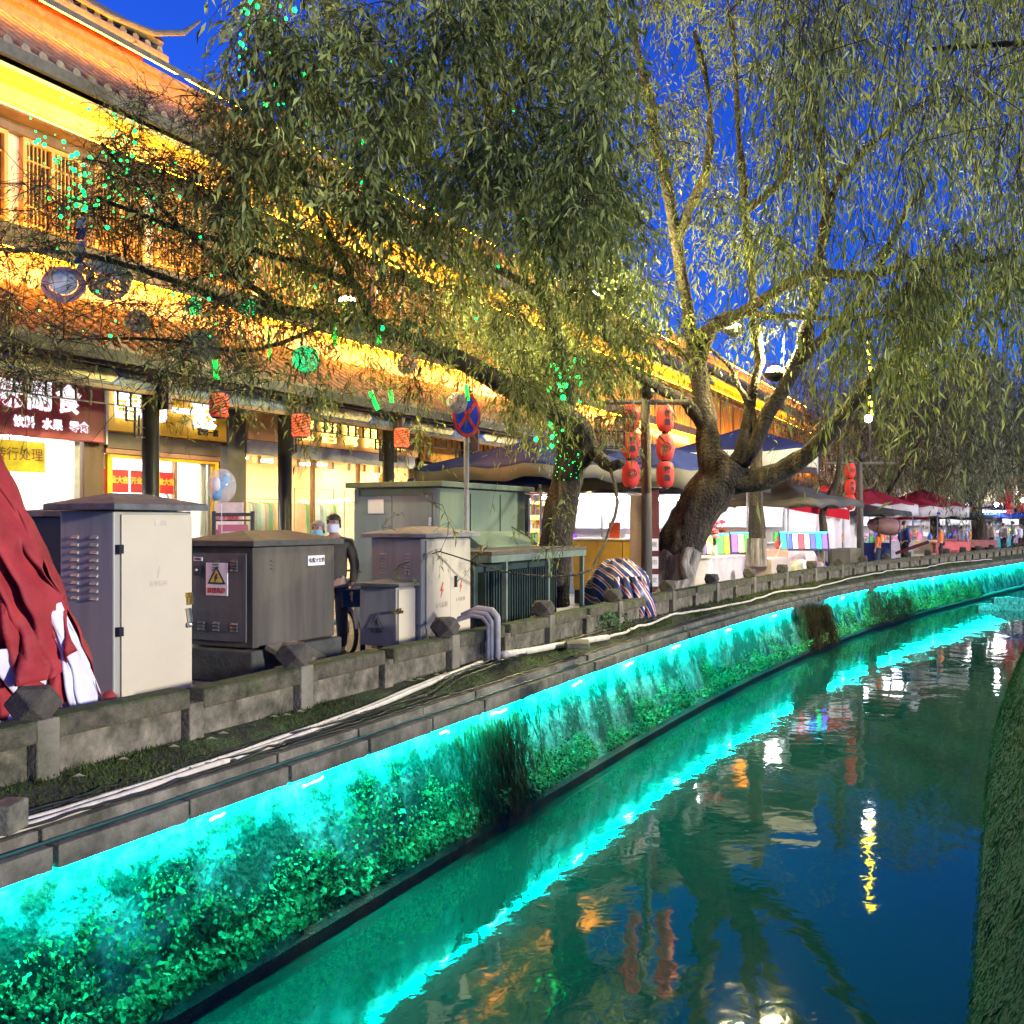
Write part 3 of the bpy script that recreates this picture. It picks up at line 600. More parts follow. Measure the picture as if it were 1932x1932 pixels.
fr.build('triangle', BLK, c); bolt(c, BLK, (-6.57, 9.975, .49), (1, 0, 0), .09); text('当心触电', .045, BLK, c, (-6.57, 9.975, .385), rot=(math.pi/2, 0, 0), ext=.001)
l = MB(); l.cbox((-6.29, 9.99, .62), (.14, .03, .03), rz=.3); l.sph((-6.25, 10.0, .64), .025, 8, 6); l.build('padlock', BRASS, c)
# big kiosk
c = thing('transformer_kiosk', (-8.3, 14.7, 0), 'large grey green steel transformer kiosk with a blank white plate on its door', 'kiosk')
MB().box(-9.08, 13.24, .0, -7.60, 16.25, 2.17).build('body', KG, c, bevel=.012)
for a, b in ((-9.02, -8.42), (-8.41, -7.72)): MB().box(a, 13.21, .1, b, 13.235, 2.05).build('door', KB, c, bevel=.006)
for x in (-9.06, -7.66): MB().box(x-.045, 13.215, 0, x+.045, 13.238, 2.16).build('corner_post', KB, c)
MB().box(-9.2, 13.1, 2.175, -7.48, 16.4, 2.26).build('roof', M('kiosk_roof', (.10, .13, .10), .7, var=.3), c, bevel=.01)
MB().box(-8.84, 13.195, 1.78, -8.56, 13.207, 2.0).build('blank_plate', WPLATE, c, bevel=.004)
for z in (1.6, .5): MB().box(-7.76, 13.19, z, -7.71, 13.21, z+.12).build('hinge', STEEL, c)
for y in (14.2, 15.25): MB().box(-7.6, y, .2, -7.585, y+.01, 2.1).build('panel_seam', TRG, c)
MB().poly([(-7.598, 14.0, 1.5), (-7.3, 14.0, 1.28), (-7.3, 14.0, 1.25), (-7.598, 14.0, 1.25)], (0, 2.1, 0)).build('rain_hood', KG, c)
# dark finned transformer under a frame
c = thing('transformer', (-7, 13.9, 0), 'dark green finned transformer under a light steel frame by the railing', 'transformer')
MB().box(-7.5, 12.5, .05, -6.62, 15.2, 1.12).build('tank', TRG, c, bevel=.02)
for i in range(30): MB().box(-6.615, 12.6+i*.085, .2, -6.5, 12.625+i*.085, .95).build('cooling_fin', TRG, c)
MB().box(-7.7, 12.3, 1.20, -6.25, 15.75, 1.25).build('frame_top', M('rusty_frame_top', (.07, .06, .05), .9, var=.4, scale=9), c)
MB().box(-6.30, 12.3, 1.10, -6.25, 15.75, 1.195).build('frame_rail', FRG, c); MB().box(-7.7, 12.3, 1.10, -6.31, 12.34, 1.195).build('frame_rail', FRG, c)
for y in (12.74, 14.2, 15.6): MB().box(-6.31, y, 0, -6.25, y+.06, 1.095).build('frame_post', FRG, c)
# ------------------------------------------------------------------ collapsed red parasol at far left
um = thing('folded_parasol', at(40, 1385, 7.0), 'collapsed dark red market parasol with white lining slumped against the tall cabinet', 'parasol')
um.location.z = 0; ROOT[um.name].z = 0
REDC = M('dark_red_canvas', (.27, .016, .022), .75, var=.25, scale=5, bump=.15); WHC = M('white_lining', (.56, .56, .64), .8, var=.12, scale=5, bump=.1)
apx = at(-90, 640, 6.9)
from mathutils import noise as mn
def fold(u, v, L, R, amp, seed, nf=6):
    "hanging slack cloth: broad uneven folds that run down and break up near the hem"
    e = L.lerp(R, u); p = apx.lerp(e, v); q = amp*(.25+v)
    uu = u+.10*mn.noise((u*2.1, v*3.1, seed))
    w = q*(1.5*mn.noise((uu*nf, v*1.3, seed)) + .9*mn.noise((uu*nf*2.3, v*2.6, seed+4)) + .6*mn.noise((uu*9, v*9, seed+8))+.25*mn.noise((uu*22, v*16, seed+3)))
    s2 = .07*v*mn.noise((uu*3, v*4, seed+2))
    return p+Vector((SN*w, -CS*w, 0))+Vector((CS, SN, 0))*s2+Vector((0, 0, .05*v*mn.noise((uu*6, v*2, seed+6))))
def foldsheet(name, L, R, amp, seed, v0, v1, mat, nf=6, tail=0.0):
    mb = MB(); P = []
    for i in range(56):
        v = v0+(v1-v0)*i/55; P.append([fold(j/63, v*(1+tail*math.sin(j/63*9+seed)*max(0, i/55-.6)), L, R, amp, seed, nf) for j in range(64)])
    mb.grid(P); return mb.build(name, mat, um, smooth=True, solid=.006)
foldsheet('canopy', at(-160, 1330, 6.6), at(172, 1262, 7.35), .22, 1.3, .0, .97, REDC, 5, .10)
foldsheet('canopy', at(-140, 1380, 6.55), at(206, 1338, 7.45), .17, 3.1, .30, .985, REDC, 4, .12)
foldsheet('lining', at(-140, 1372, 6.75), at(176, 1352, 7.3), .16, 2.2, .80, .99, WHC, 4, .06)
foldsheet('lining', at(112, 1352, 7.30), at(190, 1345, 7.30), .10, .4, .70, .985, WHC, 3)
mb = MB(); mb.sph(at(206, 1318, 7.36), .05, 8, 6, 1, 1, 1.2); mb.sph(at(186, 1335, 7.3), .045, 8, 6); mb.build('canvas_tie', REDC, um, smooth=True)
MB().tube([(apx.x-.1, apx.y, 0.0), apx], .022, 8).build('pole', STEEL, um)
# ------------------------------------------------------------------ pipes and cables on the verge
PVC = M('white_pvc', (.55, .50, .42), .45, var=.2, scale=8, bump=.05, col2=(.3, .26, .2), thr=.65, s2=6); CBL = M('black_cable', (.012, .013, .014), .5, bump=0)
def run(name, pts, r, mat, label, cat, wob=0.0, n=7):
    q = []
    for i in range(len(pts)-1):
        for k in range(6): t = k/6; p = Vector(pts[i]).lerp(Vector(pts[i+1]), t); q.append(p+Vector((rng.normal(0, wob), rng.normal(0, wob), abs(rng.normal(0, wob))*.6)))
    q.append(Vector(pts[-1])); o = MB().tube(q, r, n).build(name, mat, smooth=True); return tag(o, label, cat)
G = lambda px, py, z=.03: gp(px, py, z)
def ln(X, Y, z): return (X+bend(Y), Y, z)
run('pipe', [ln(-5.03, 3.0, -.085), ln(-5.035, 4.5, -.085), ln(-5.08, 6.0, -.075), ln(-5.12, 7.2, -.05), ln(-5.2, 8.4, .0), ln(-5.3, 9.6, .045), ln(-5.36, 10.3, .06)], .024, PVC, 'long cream pipe lying along the verge nearest the kerb', 'pipe', .004)
run('pipe', [ln(-5.09, 4.0, -.07), ln(-5.085, 5.0, -.07), ln(-5.12, 6.2, -.05), ln(-5.17, 7.6, -.02), ln(-5.27, 9.0, .04), ln(-5.37, 10.25, .06)], .018, PVC, 'thinner cream pipe lying behind the long one on the verge', 'pipe', .004)
a = 10.55
run('pipe', [(-5.37, a, .06), (-5.37, a, .5), (-5.42, a-.02, .58), (-5.56, a-.05, .60), (-5.75, a-.1, .52)], .03, PVC, 'white bent conduit climbing over the railing, nearest the mid cabinet', 'pipe', 0)
run('pipe', [(-5.34, a+.1, .04), (-5.34, a+.1, .54), (-5.40, a+.08, .62), (-5.56, a+.05, .64), (-5.75, a, .55)], .04, PVC, 'thickest white conduit climbing over the railing', 'pipe', 0)
run('pipe', [(-5.37, a-.08, .06), (-5.37, a-.08, .47), (-5.43, a-.1, .55), (-5.56, a-.13, .57), (-5.75, a-.2, .5)], .022, PVC, 'thinnest white conduit climbing over the railing', 'pipe', 0)
run('pipe', [ln(-5.30, a+.15, .10), ln(-5.27, 11.4, .07), ln(-5.22, 12.5, .04), ln(-5.15, 13.8, .0)], .042, PVC, 'stout white pipe running from the conduits along the mossy verge', 'pipe', .003)
run('pipe', [ln(-5.15, 13.9, .0), ln(-5.18, 15.2, .0), ln(-5.25, 17, .04), ln(-5.2, 18.5, .02), ln(-5.12, 21, -.02), ln(-5.22, 24, .03), ln(-5.1, 27, -.03), ln(-5.2, 31, .02), ln(-5.28, 36, .05), ln(-5.15, 39, .0), ln(-5.3, 43, .06), ln(-5.15, 50, .0)], .02, PVC, 'pale hose winding along the verge toward the lantern pole', 'hose', .02)
for k, (x, lab) in enumerate(((-4.99, 'black cable lying on the kerb slabs'), (-5.06, 'black cable beside the cream pipes on the kerb'), (-5.13, 'black cable on the moss behind the pipes'), (-5.1, 'black cable tangled across the cream pipes'))):
    run('cable', [ln(x+.045*math.sin(y*1.3+k*2)*(k > 1)+.015*math.sin(y*2.7+k)-(.2 if y > 9 and k > 0 else 0)*min(1, (y-9)/2), y, float(np.interp(x-(.2 if y > 9 and k > 0 else 0), [-5.45, -5.3, -5.17, -5.08, -5.0], [.06, .045, -.02, -.085, -.095]))+.01) for y in np.arange(1.5, 20, .6)], .010, CBL, lab, 'cable', .010, 5)
run('cable', [ln(-4.955+.006*math.sin(y*3), y, -.185) for y in np.arange(1.5, 30, .5)], .012, M('teal_cable', (.01, .06, .06), .5, bump=0), 'teal cable lying on the lamp ledge of the canal wall', 'cable', .002, 5)
for i, (px, py, lab) in enumerate(((15, 1540, 'rough pale stone block at the left edge of the verge'), (1090, 1215, 'cracked concrete slab lying on the moss near the white pipes'))):
    z = .07; p = gp(px, py, z); o = MB().cbox(p, (.13, .2, .16) if i == 0 else (.3, .5, .07), rz=.4).build('stone_block' if i == 0 else 'concrete_slab', CONC, bevel=.012); tag(o, lab, 'stone')
# litter and leaves on the moss
for i in range(26):
    Y = random.uniform(4.2, 17); x = -5.42+random.uniform(0, .18)+bend(Y)
    o = MB().add([(x, Y, .06), (x+.05, Y+.01, .075), (x+.07, Y+.05, .06), (x+.01, Y+.05, .07)], [(0, 1, 2, 3)]).build('fallen_leaf', M('dry_leaf', (.45, .40, .30), .8, bump=0)); tag(o, 'pale dry leaf lying on the mossy verge', 'leaf', 'fallen leaves on the verge')
# ================================================================== trees
BARK = M('willow_bark', (.028, .021, .015), .95, var=.8, scale=11, bump=1.0, bscale=20, bdist=.09, col2=(.12, .09, .05), thr=.60, s2=3, streak=True)
TWIG = M('dark_twig', (.016, .013, .010), .9, var=.3, bump=0)
WHITEW = M('whitewashed_bark', (.34, .30, .26), .9, var=.5, scale=9, bump=1.0, col2=(.05, .04, .03), thr=.53, s2=6, streak=True)
LF1 = leafmat('olive_leaf', (.075, .105, .024), (.29, .34, .11), .35)
LF2 = leafmat('willow_leaf', (.11, .145, .03), (.31, .34, .08), .36)
LF3 = leafmat('far_willow_leaf', (.12, .135, .07), (.22, .23, .13), .35)
LF4 = leafmat('near_willow_leaf', (.15, .20, .05), (.34, .38, .12), .4)
def norm(a): return a/np.maximum(np.linalg.norm(a, axis=-1, keepdims=True), 1e-9)
from mathutils import noise as mn
class Tree:
    lump = .03
    def __init__(s, name, loc, label, group=None):
        s.th = thing(name, loc, label, 'tree', group); s.limbs = MB(); s.nodes = []; s.nr = []; s.seg = []; s.lv = []; s.lf = []; s.tw = []; s.map = {}
        s.off = np.array(loc, float)
    def limb(s, pts, r0, r1, n=10, mat=None, seg=4, wob=.0, keep=True):
        pts = [Vector(p) for p in pts]; out = []; m = len(pts)
        for i in range(m-1):          # catmull-rom
            p0, p1, p2, p3 = pts[max(i-1, 0)], pts[i], pts[i+1], pts[min(i+2, m-1)]
            for k in range(seg):
                t = k/seg; out.append(.5*((2*p1)+(p2-p0)*t+(2*p0-5*p1+4*p2-p3)*t*t+(-p0+3*p1-3*p2+p3)*t**3))
        out.append(pts[-1]); q = len(out)
        rs = [(r0+(r1-r0)*(i/(q-1))**.8)*(1+random.uniform(-wob, wob)) for i in range(q)]
        s.limbs.tube(out, rs, n)
        if keep:
            for p, r in zip(out, rs): s.nodes.append(tuple(p)); s.nr.append(r)
        return out
    def grow(s, targets, sag=.12, rmax=.03, step=.3, jit=.05):
        base = np.array(s.nodes); T = np.array(targets)
        d0 = np.array([np.min(np.sum((base-t)**2, 1)) for t in T]); N = np.zeros((len(base)+len(T)*40, 3)); R = np.zeros(len(N)); n = len(base); N[:n] = base; R[:n] = s.nr
        for i in np.argsort(d0):
            t = T[i]; dd = np.sum((N[:n]-t)**2, 1); j = int(np.argmin(dd)); a = N[j]; d = math.sqrt(dd[j]); k = max(2, min(38, int(d/step)))
            r0 = min(R[j]*.7, .008+.013*d, rmax); r1 = .0048; c = (a+t)/2 + np.array([0, 0, sag*d]) + rng.normal(0, .12*d, 3)
            u = np.linspace(0, 1, k+1)[:, None]; P = (1-u)**2*a + 2*u*(1-u)*c + u*u*t + rng.normal(0, jit*.3, (k+1, 3))*np.minimum(1, 4*u*(1-u)); P[0] = a
            rr = r0+(r1-r0)*u[:, 0]; s.map[tuple(t)] = P[max(1, int(k*.4)):]
            s.seg.append((P[:-1], P[1:], rr[:-1], rr[1:]))
            N[n:n+k] = P[1:]; R[n:n+k] = rr[1:]; n += k
        s.nodes = [tuple(x) for x in N[:n]]; s.nr = list(R[:n])
    def sprays(s, O, per, L, nl, ll, droop=.5, down=0.0, spread=1.0, wid=.16, twr=.003):
        "per drooping twigs at every origin, each with nl narrow leaves"
        O = np.array([s.map[tuple(o)][rng.integers(len(s.map[tuple(o)]))] if tuple(o) in s.map and q else o for o in O for q in range(per)], float); m = len(O)
        if m == 0: return
        D = norm(rng.normal(0, 1, (m, 3))*[spread, spread, spread*.7] + [0, 0, -down]); Ls = L*rng.uniform(.5, 1.4, (m, 1)); G = np.array([0, 0, -1.0])
        cv = rng.normal(0, .22, (m, 3))
        def P(t): return O + D*Ls*t + (G*droop + cv)*Ls*t*t
        ks = 4
        for q in range(ks): s.seg.append((P(q/ks), P((q+1)/ks), np.full(m, twr*(1-.6*q/ks)), np.full(m, twr*(1-.6*(q+1)/ks))))
        for i in range(nl):
            t = (i+rng.uniform(0, 1, (m, 1)))/nl; t = .15+.85*t
            p = P(t); tg = norm(D*Ls + 2*G*droop*Ls*t)
            d = norm(tg*.8 + rng.normal(0, .65, (m, 3)) + G*.35); s._leaf(p, d, ll*rng.uniform(.55, 1.35, (m, 1)), wid)
    def _leaf(s, p, d, l, wid):
        m = len(p); sd = norm(np.cross(d, rng.normal(0, 1, (m, 3)))); nn = np.cross(sd, d); w = l*wid*.5
        mid = p+d*l*.48+nn*l*.08; tip = p+d*l*.92-nn*l*.05+np.array([0, 0, -.22])*l
        V = np.stack([p, mid+sd*w, mid-sd*w, tip], 1).reshape(-1, 3); s.lv.append(V)
    def finish(s, leaf, base_mat=None, crown='crown'):
        if s.limbs.v:
            s.limbs.v = [tuple(Vector(v)+Vector((mn.noise((v[0]*4, v[1]*4, v[2]*1.6)), mn.noise((v[0]*4+9, v[1]*4, v[2]*1.6)), 0))*s.lump + Vector((mn.noise((v[0]*13, v[1]*13, v[2]*4)), mn.noise((v[0]*13, v[1]*13+7, v[2]*4)), 0))*s.lump*.45) for v in s.limbs.v]
            s.limbs.build('trunk', base_mat or BARK, s.th, smooth=True)
        if s.seg:
            a = np.concatenate([x[0] for x in s.seg]); b = np.concatenate([x[1] for x in s.seg]); ra = np.concatenate([x[2] for x in s.seg])[:, None]; rb = np.concatenate([x[3] for x in s.seg])[:, None]
            t = norm(b-a); u = norm(np.cross(t, np.array([.31, .2, .93]))); v = np.cross(t, u); V = []
            for q in range(3):
                c, sn = math.cos(2.094*q), math.sin(2.094*q); V.append(a+(u*c+v*sn)*ra)
            for q in range(3):
                c, sn = math.cos(2.094*q), math.sin(2.094*q); V.append(b+(u*c+v*sn)*rb)
            V = np.stack(V, 1).reshape(-1, 3)-s.off; n = len(a); base = np.arange(n)[:, None]*6
            F = np.concatenate([base+np.array(f) for f in ((0, 1, 4, 3), (1, 2, 5, 4), (2, 0, 3, 5))]); o = link('twigs', npmesh('twigs', V, F, TWIG, True), s.th); o['kind'] = 'stuff'
        if s.lv:
            V = np.concatenate(s.lv)-s.off; n = len(V)//4; base = np.arange(n)[:, None]*4
            F = np.concatenate([base+np.array(f) for f in ((0, 2, 1), (1, 2, 3))]); o = link(crown, npmesh(crown, V, F, leaf), s.th); o['kind'] = 'stuff'
            print(s.th.name, 'leaves', n)
def region(n, x0, x1, y0, y1, z0, z1, mask=None):
    out = []
    while len(out) < n:
        x, y, z = random.uniform(x0, x1), random.uniform(y0, y1), random.uniform(z0, z1)
        if mask is None or mask(x, y): out.append(tuple(at(x, y, z)))
    return out
def holes(x, y, s=150, t=.18, sd=0): return mn.noise((x/s, y/s, sd)) < t
def PL(*a): return [at(*p) for p in a]
def clear(x, y): return not (300 < x < 425 and y < 135) and not (y < 170 and x < 400 and y < 170-.0*x) and not (1485 < x < 1545 and 290 < y < 440) and not (1180 < x < 1260 and 300 < y < 370) and not (abs(x-880) < 75 and 700 < y < 900)
from mathutils import noise as mn
# --- the nearer willow behind the transformer
t1 = Tree('willow_tree', at(1048, 1090, 17.6), 'gnarled willow wrapped in green fairy lights, growing behind the transformer frame')
t1.limb(PL((1040, 1140, 17.7), (1046, 1050, 17.6), (1058, 960, 17.5), (1074, 890, 17.4), (1086, 845, 17.3)), .31, .25, 28, seg=9, wob=.03)
t1.limb(PL((1072, 900, 17.4), (1075, 850, 17.3), (1068, 790, 17.2), (1060, 700, 17), (1030, 560, 16), (985, 400, 14.5), (930, 230, 13), (880, 60, 11.5)), .26, .05, 10, wob=.05)
t1.limb(PL((1086, 860, 17.3), (1106, 838, 17.2), (1085, 800, 17), (1044, 772, 16.6), (975, 742, 15.8), (905, 700, 15), (843, 668, 14.4), (745, 628, 13.6), (640, 602, 12.9), (540, 585, 12.3), (430, 568, 11.6)), .27, .045, 10, wob=.06)
t1.limb(PL((1108, 845, 17.2), (1130, 862, 17), (1150, 880, 16.8), (1172, 872, 16.6)), .16, .07, 8)
t1.limb(PL((745, 628, 13.6), (700, 600, 13.2), (672, 540, 12.7), (640, 480, 12), (600, 400, 11.2), (545, 300, 10.4)), .09, .025, 8)
t1.limb(PL((672, 540, 12.7), (590, 505, 12), (470, 470, 11), (330, 430, 10.4), (180, 370, 9.8)), .055, .018, 6)
t1.limb(PL((540, 585, 12.3), (420, 500, 11.4), (300, 390, 10.6), (190, 270, 9.9)), .05, .015, 6)
t1.limb(PL((430, 568, 11.6), (300, 520, 10.6), (150, 480, 9.6), (-20, 470, 9)), .045, .015, 6)
t1.limb(PL((640, 602, 12.9), (480, 660, 11.8), (300, 640, 11), (120, 640, 10.3)), .035, .012, 6)
t1.limb(PL((985, 400, 14.5), (870, 330, 13.2), (740, 270, 12), (600, 170, 10.8), (500, 60, 9.8)), .08, .02, 8)
t1.limb(PL((1030, 560, 16), (930, 500, 15), (800, 420, 13.6), (680, 330, 12.2)), .09, .025, 8)
t1.limb(PL((930, 230, 13), (1010, 120, 12), (1080, -20, 11)), .06, .02, 8)
t1.limb(PL((985, 400, 14.5), (1000, 300, 13.5), (1040, 200, 12), (1020, 100, 10.5)), .07, .02, 8)
tg_sparse = region(250, -40, 470, 250, 740, 8.6, 12.5, lambda x, y: clear(x, y) and y > 140+.30*x-60 and not (x < 160 and y < 330)) + region(60, 150, 480, 150, 420, 9.5, 12, clear)
tg_mid = region(190, 380, 820, 190, 640, 9.4, 14, clear)
tg_low = region(70, 300, 1000, 600, 800, 10.5, 14.5, clear)
tg_top = region(330, 440, 1170, -120, 430, 8, 13.5, lambda x, y: clear(x, y) and x > 430+.25*max(0, 130-y) and holes(x, y, 105, .16, 3))
tg_cen = region(190, 840, 1240, 330, 800, 11.5, 16, lambda x, y: clear(x, y) and holes(x, y, 100, .15, 9))
tg_under = region(60, 780, 1060, 590, 830, 15, 19, clear)
tg_back = region(85, 830, 1230, 470, 730, 18.5, 25, clear)
tw_low = region(16, 700, 1080, 930, 1080, 11.6, 13)
t1.limb(PL((1150, 880, 16.8), (1165, 950, 15.5), (1130, 1050, 14), (1085, 1085, 13), (960, 1080, 12.6), (830, 1040, 12.3)), .03, .008, 5)
t1.grow(tg_top+tg_cen+tg_mid+tg_back+tg_under, rmax=.04); t1.sprays(tg_under, 6, .5, 9, .12, .6, .5, wid=.2); t1.sprays(tg_back, 9, .75, 12, .16, .7, .5, wid=.24); t1.grow(tg_sparse+tg_low+tw_low, sag=.05, rmax=.02)
t1.sprays(tg_sparse, 11, .42, 3, .07, .15, .1, wid=.22, twr=.0042); t1.sprays(tg_low, 7, .45, 7, .11, .35, .25, wid=.19)
t1.sprays(tg_mid, 10, .45, 7, .095, .4, .3, wid=.2)
t1.sprays(tg_top, 9, .55, 13, .11, .7, .6, wid=.25); t1.sprays(tg_cen, 8, .5, 7, .115, .6, .5, wid=.21)
t1.sprays(tw_low, 3, .28, 7, .09, .3, .3, wid=.2)
t1.lump = .035; t1.finish(LF1)
# --- the great leaning willow
t2 = Tree('willow_tree', at(1262, 1130, 19.9), 'massive leaning willow with whitewashed base and a long limb reaching over the canal')
t2.limb(PL((1258, 1150, 19.9), (1262, 1105, 19.9), (1283, 1030, 19.8), (1318, 960, 19.7), (1352, 910, 19.6), (1385, 870, 19.5)), .40, .43, 36, seg=9, wob=.03)
t2.limb(PL((1345, 930, 19.6), (1340, 860, 19.5), (1330, 790, 19.4), (1318, 700, 19.2), (1300, 600, 18.6), (1275, 450, 17.5), (1240, 250, 16), (1190, 40, 14.5)), .27, .05, 12, wob=.05)
t2.limb(PL((1326, 800, 19.4), (1300, 765, 19.2), (1279, 750, 19), (1234, 727, 18.6), (1180, 690, 18), (1130, 600, 17), (1090, 480, 16)), .15, .04, 8, wob=.06)
t2.limb(PL((1385, 880, 19.5), (1402, 840, 19.4), (1420, 740, 19.2), (1430, 680, 19), (1420, 560, 18.2), (1405, 400, 17), (1390, 200, 15.5), (1380, 20, 14)), .16, .04, 10, wob=.05)
t2.limb(PL((1395, 875, 19.5), (1432, 820, 19.3), (1458, 765, 19), (1503, 686, 18.6), (1535, 570, 18), (1553, 440, 17.2), (1560, 395, 17), (1548, 300, 16), (1530, 170, 15)), .19, .05, 10, wob=.05)
t2.limb(PL((1560, 395, 17), (1590, 330, 16.4), (1660, 260, 15.4), (1760, 180, 14)), .09, .025, 8)
t2.limb(PL((1375, 905, 19.5), (1430, 905, 19.3), (1482, 884, 19), (1531, 850, 18.6), (1592, 781, 18), (1645, 719, 17.4), (1690, 672, 16.9), (1760, 640, 16), (1860, 560, 15), (1960, 500, 14)), .26, .045, 12, wob=.05)
t2.limb(PL((1306, 640, 18.8), (1400, 590, 18), (1490, 535, 17), (1540, 515, 16.4), (1640, 520, 15.4), (1720, 496, 14.6), (1850, 492, 13.8), (1960, 470, 13)), .13, .03, 8)
t2.limb(PL((1318, 700, 19.2), (1360, 600, 18.4), (1460, 596, 17.6), (1600, 602, 16.6), (1700, 585, 15.8)), .10, .03, 8)
t2.limb(PL((1503, 686, 18.6), (1580, 610, 17.8), (1640, 540, 17), (1700, 420, 16), (1760, 330, 15)), .11, .03, 8)
t2.limb(PL((1405, 400, 17), (1480, 330, 16.2), (1500, 200, 15), (1560, 60, 14)), .08, .03, 8)
t2.limb(PL((1275, 450, 17.5), (1330, 330, 16.5), (1340, 200, 15.5), (1310, 60, 14.5)), .10, .03, 8)
t2.limb(PL((1430, 830, 19.3), (1416, 770, 19.2), (1395, 735, 19), (1376, 690, 18.8), (1340, 660, 18.6)), .09, .03, 8)
g6 = region(230, 1090, 1500, -120, 700, 13, 19, lambda x, y: clear(x, y) and holes(x, y, 120, .08, 5)); g7 = region(230, 1430, 1960, -120, 520, 11, 18, lambda x, y: clear(x, y) and holes(x, y, 150, .02 if 180 < y < 640 and 1540 < x else .2, 1)); g8 = region(46, 1600, 1960, 430, 620, 10, 14)
t2.grow(g6+g7+g8, rmax=.045)
t2.sprays(g6, 6, .65, 8, .12, .6, .4, wid=.22, twr=.0045); t2.sprays(g7, 5, .7, 10, .13, .9, .7, wid=.18, twr=.0045); t2.sprays(g8, 9, .7, 13, .15, 1.1, .9, .8, wid=.17)
for (a, b2, cnt) in (((1560, 395), (1480, 690), 40),): pass
t2.lump = .06; t2.finish(LF2)
mb = MB(); P = []; A = PL((1252, 1162, 19.86), (1258, 1130, 19.86), (1262, 1105, 19.86), (1272, 1070, 19.83), (1281, 1040, 19.8))
for i, (a, r) in enumerate(zip(A, (.60, .50, .455, .435, .43))):
    P.append([a+Vector((math.cos(q)*r*(1+.12*math.sin(q*6+i*.4)*(1-i*.2)), math.sin(q)*r*(1+.12*math.sin(q*6+i*.4)*(1-i*.2)), .12*mn.noise((q*2, i, 0))*(i == 4)*2)) for q in np.linspace(0, 6.2832, 49)])
mb.grid(P); mb.v = [tuple(Vector(v)+Vector((mn.noise((v[0]*7, v[1]*7, v[2]*3)), mn.noise((v[0]*7, v[1]*7+5, v[2]*3)), 0))*.06) for v in mb.v]

mb.tube(PL((1300, 1090, 19.3), (1290, 1062, 19.35), (1296, 1040, 19.4), (1310, 1030, 19.5)), [.12, .11, .1, .05], 8); mb.build('whitewashed_base', WHITEW, t2.th, smooth=True)
# --- willow standing on the right bank, only its hanging branches in view
t3 = Tree('willow_tree', (3.6, 9.5, 0), 'willow on the right bank whose pale green strands hang in at the top right')
t3.limb([(3.6, 9.5, -.1), (3.5, 9.4, 1.6), (3.0, 9.2, 3.4), (2.2, 9.0, 5.0), (.8, 8.8, 6.2), (-.8, 8.6, 7.6), (-2.6, 8.4, 8.6)], .28, .03, 12)
t3.limb([(2.6, 9.1, 4.2), (1.8, 10.4, 5.4), (.8, 11.4, 6.3), (-.8, 12.0, 6.8)], .10, .02, 8)
g9 = region(84, 1440, 1990, -160, 330, 7, 11.5, lambda x, y: holes(x, y, 130, .1, 7))
t3.grow(g9, rmax=.025); t3.sprays(g9, 5, .95, 13, .125, 1.3, 1.1, .6, wid=.17); t3.finish(LF4)
# --- willows farther along the bank
def far_tree(px, py, Z, label, spread, n, h0, h1, white=False, r=.22, dens=1.0, forks=3):
    base = at(px, py, Z); base.z = 0; t = Tree('willow_tree', base, label, 'willows farther along the canal'); sc = Z/1930
    tops = []
    fk = base+Vector((random.uniform(-.2, .2), 0, h0*.55))
    t.limb([base-Vector((0, 0, .1)), base+Vector((.05, 0, h0*.3)), fk], r, r*.75, 10, wob=.06)
    for i in range(forks):
        a = 2*math.pi*i/forks+random.uniform(-.5, .5); q = spread*.5
        t.limb([fk, fk+Vector((math.cos(a)*q*.35, math.sin(a)*q*.35, h0*.35)), fk+Vector((math.cos(a)*q, math.sin(a)*q, h0*.9))], r*.5, .04, 7, wob=.05)
    tg = []
    for i in range(n):
        a = random.uniform(0, 6.283); q = spread*math.sqrt(random.random()); z = random.uniform(h0*.95, h1)*(1-.22*(q/spread)**2)
        tg.append((base.x+math.cos(a)*q, base.y+math.sin(a)*q, z))
    t.grow(tg, rmax=.05, step=.5); t.sprays(tg, 9, 1.1, int(12*dens), .22, 1.2, .9, .6, wid=.24, twr=.005); t.finish(LF3)
    if white: MB().tube([base, base+Vector((0, 0, 1.0))], [r*1.08, r*1.0], 10, cap=False).build('whitewashed_base', WHITEW, t.th, smooth=True)
far_tree(1758, 1040, zbk(1758, 3), 'straight dark trunked willow behind the wine red parasol, in the distance', 5.0, 170, 4.6, 11, r=.38)
far_tree(1846, 1040, zbk(1846, 1.2), 'forked pale trunk willow beside the far blue parasol', 4.6, 160, 4.2, 11, r=.42)
far_tree(1655, 1045, zbk(1655, 4), 'bushy willow behind the crossbar lantern pole', 5.0, 150, 4.2, 11.5, r=.3)
far_tree(1932, 1045, 62, 'farthest willow at the right edge beyond the weir', 6.5, 170, 4.2, 12, r=.4)
far_tree(1580, 1045, 62, 'dark willow far down the street behind the white tent', 6.5, 160, 4.5, 13, r=.38)
far_tree(1700, 1045, 70, 'hazy willow at the end of the street left of the straight trunk', 7, 150, 4.2, 14, r=.38)
far_tree(1810, 1045, 72, 'hazy willow at the end of the street right of the straight trunk', 7, 150, 4.2, 14, r=.38)
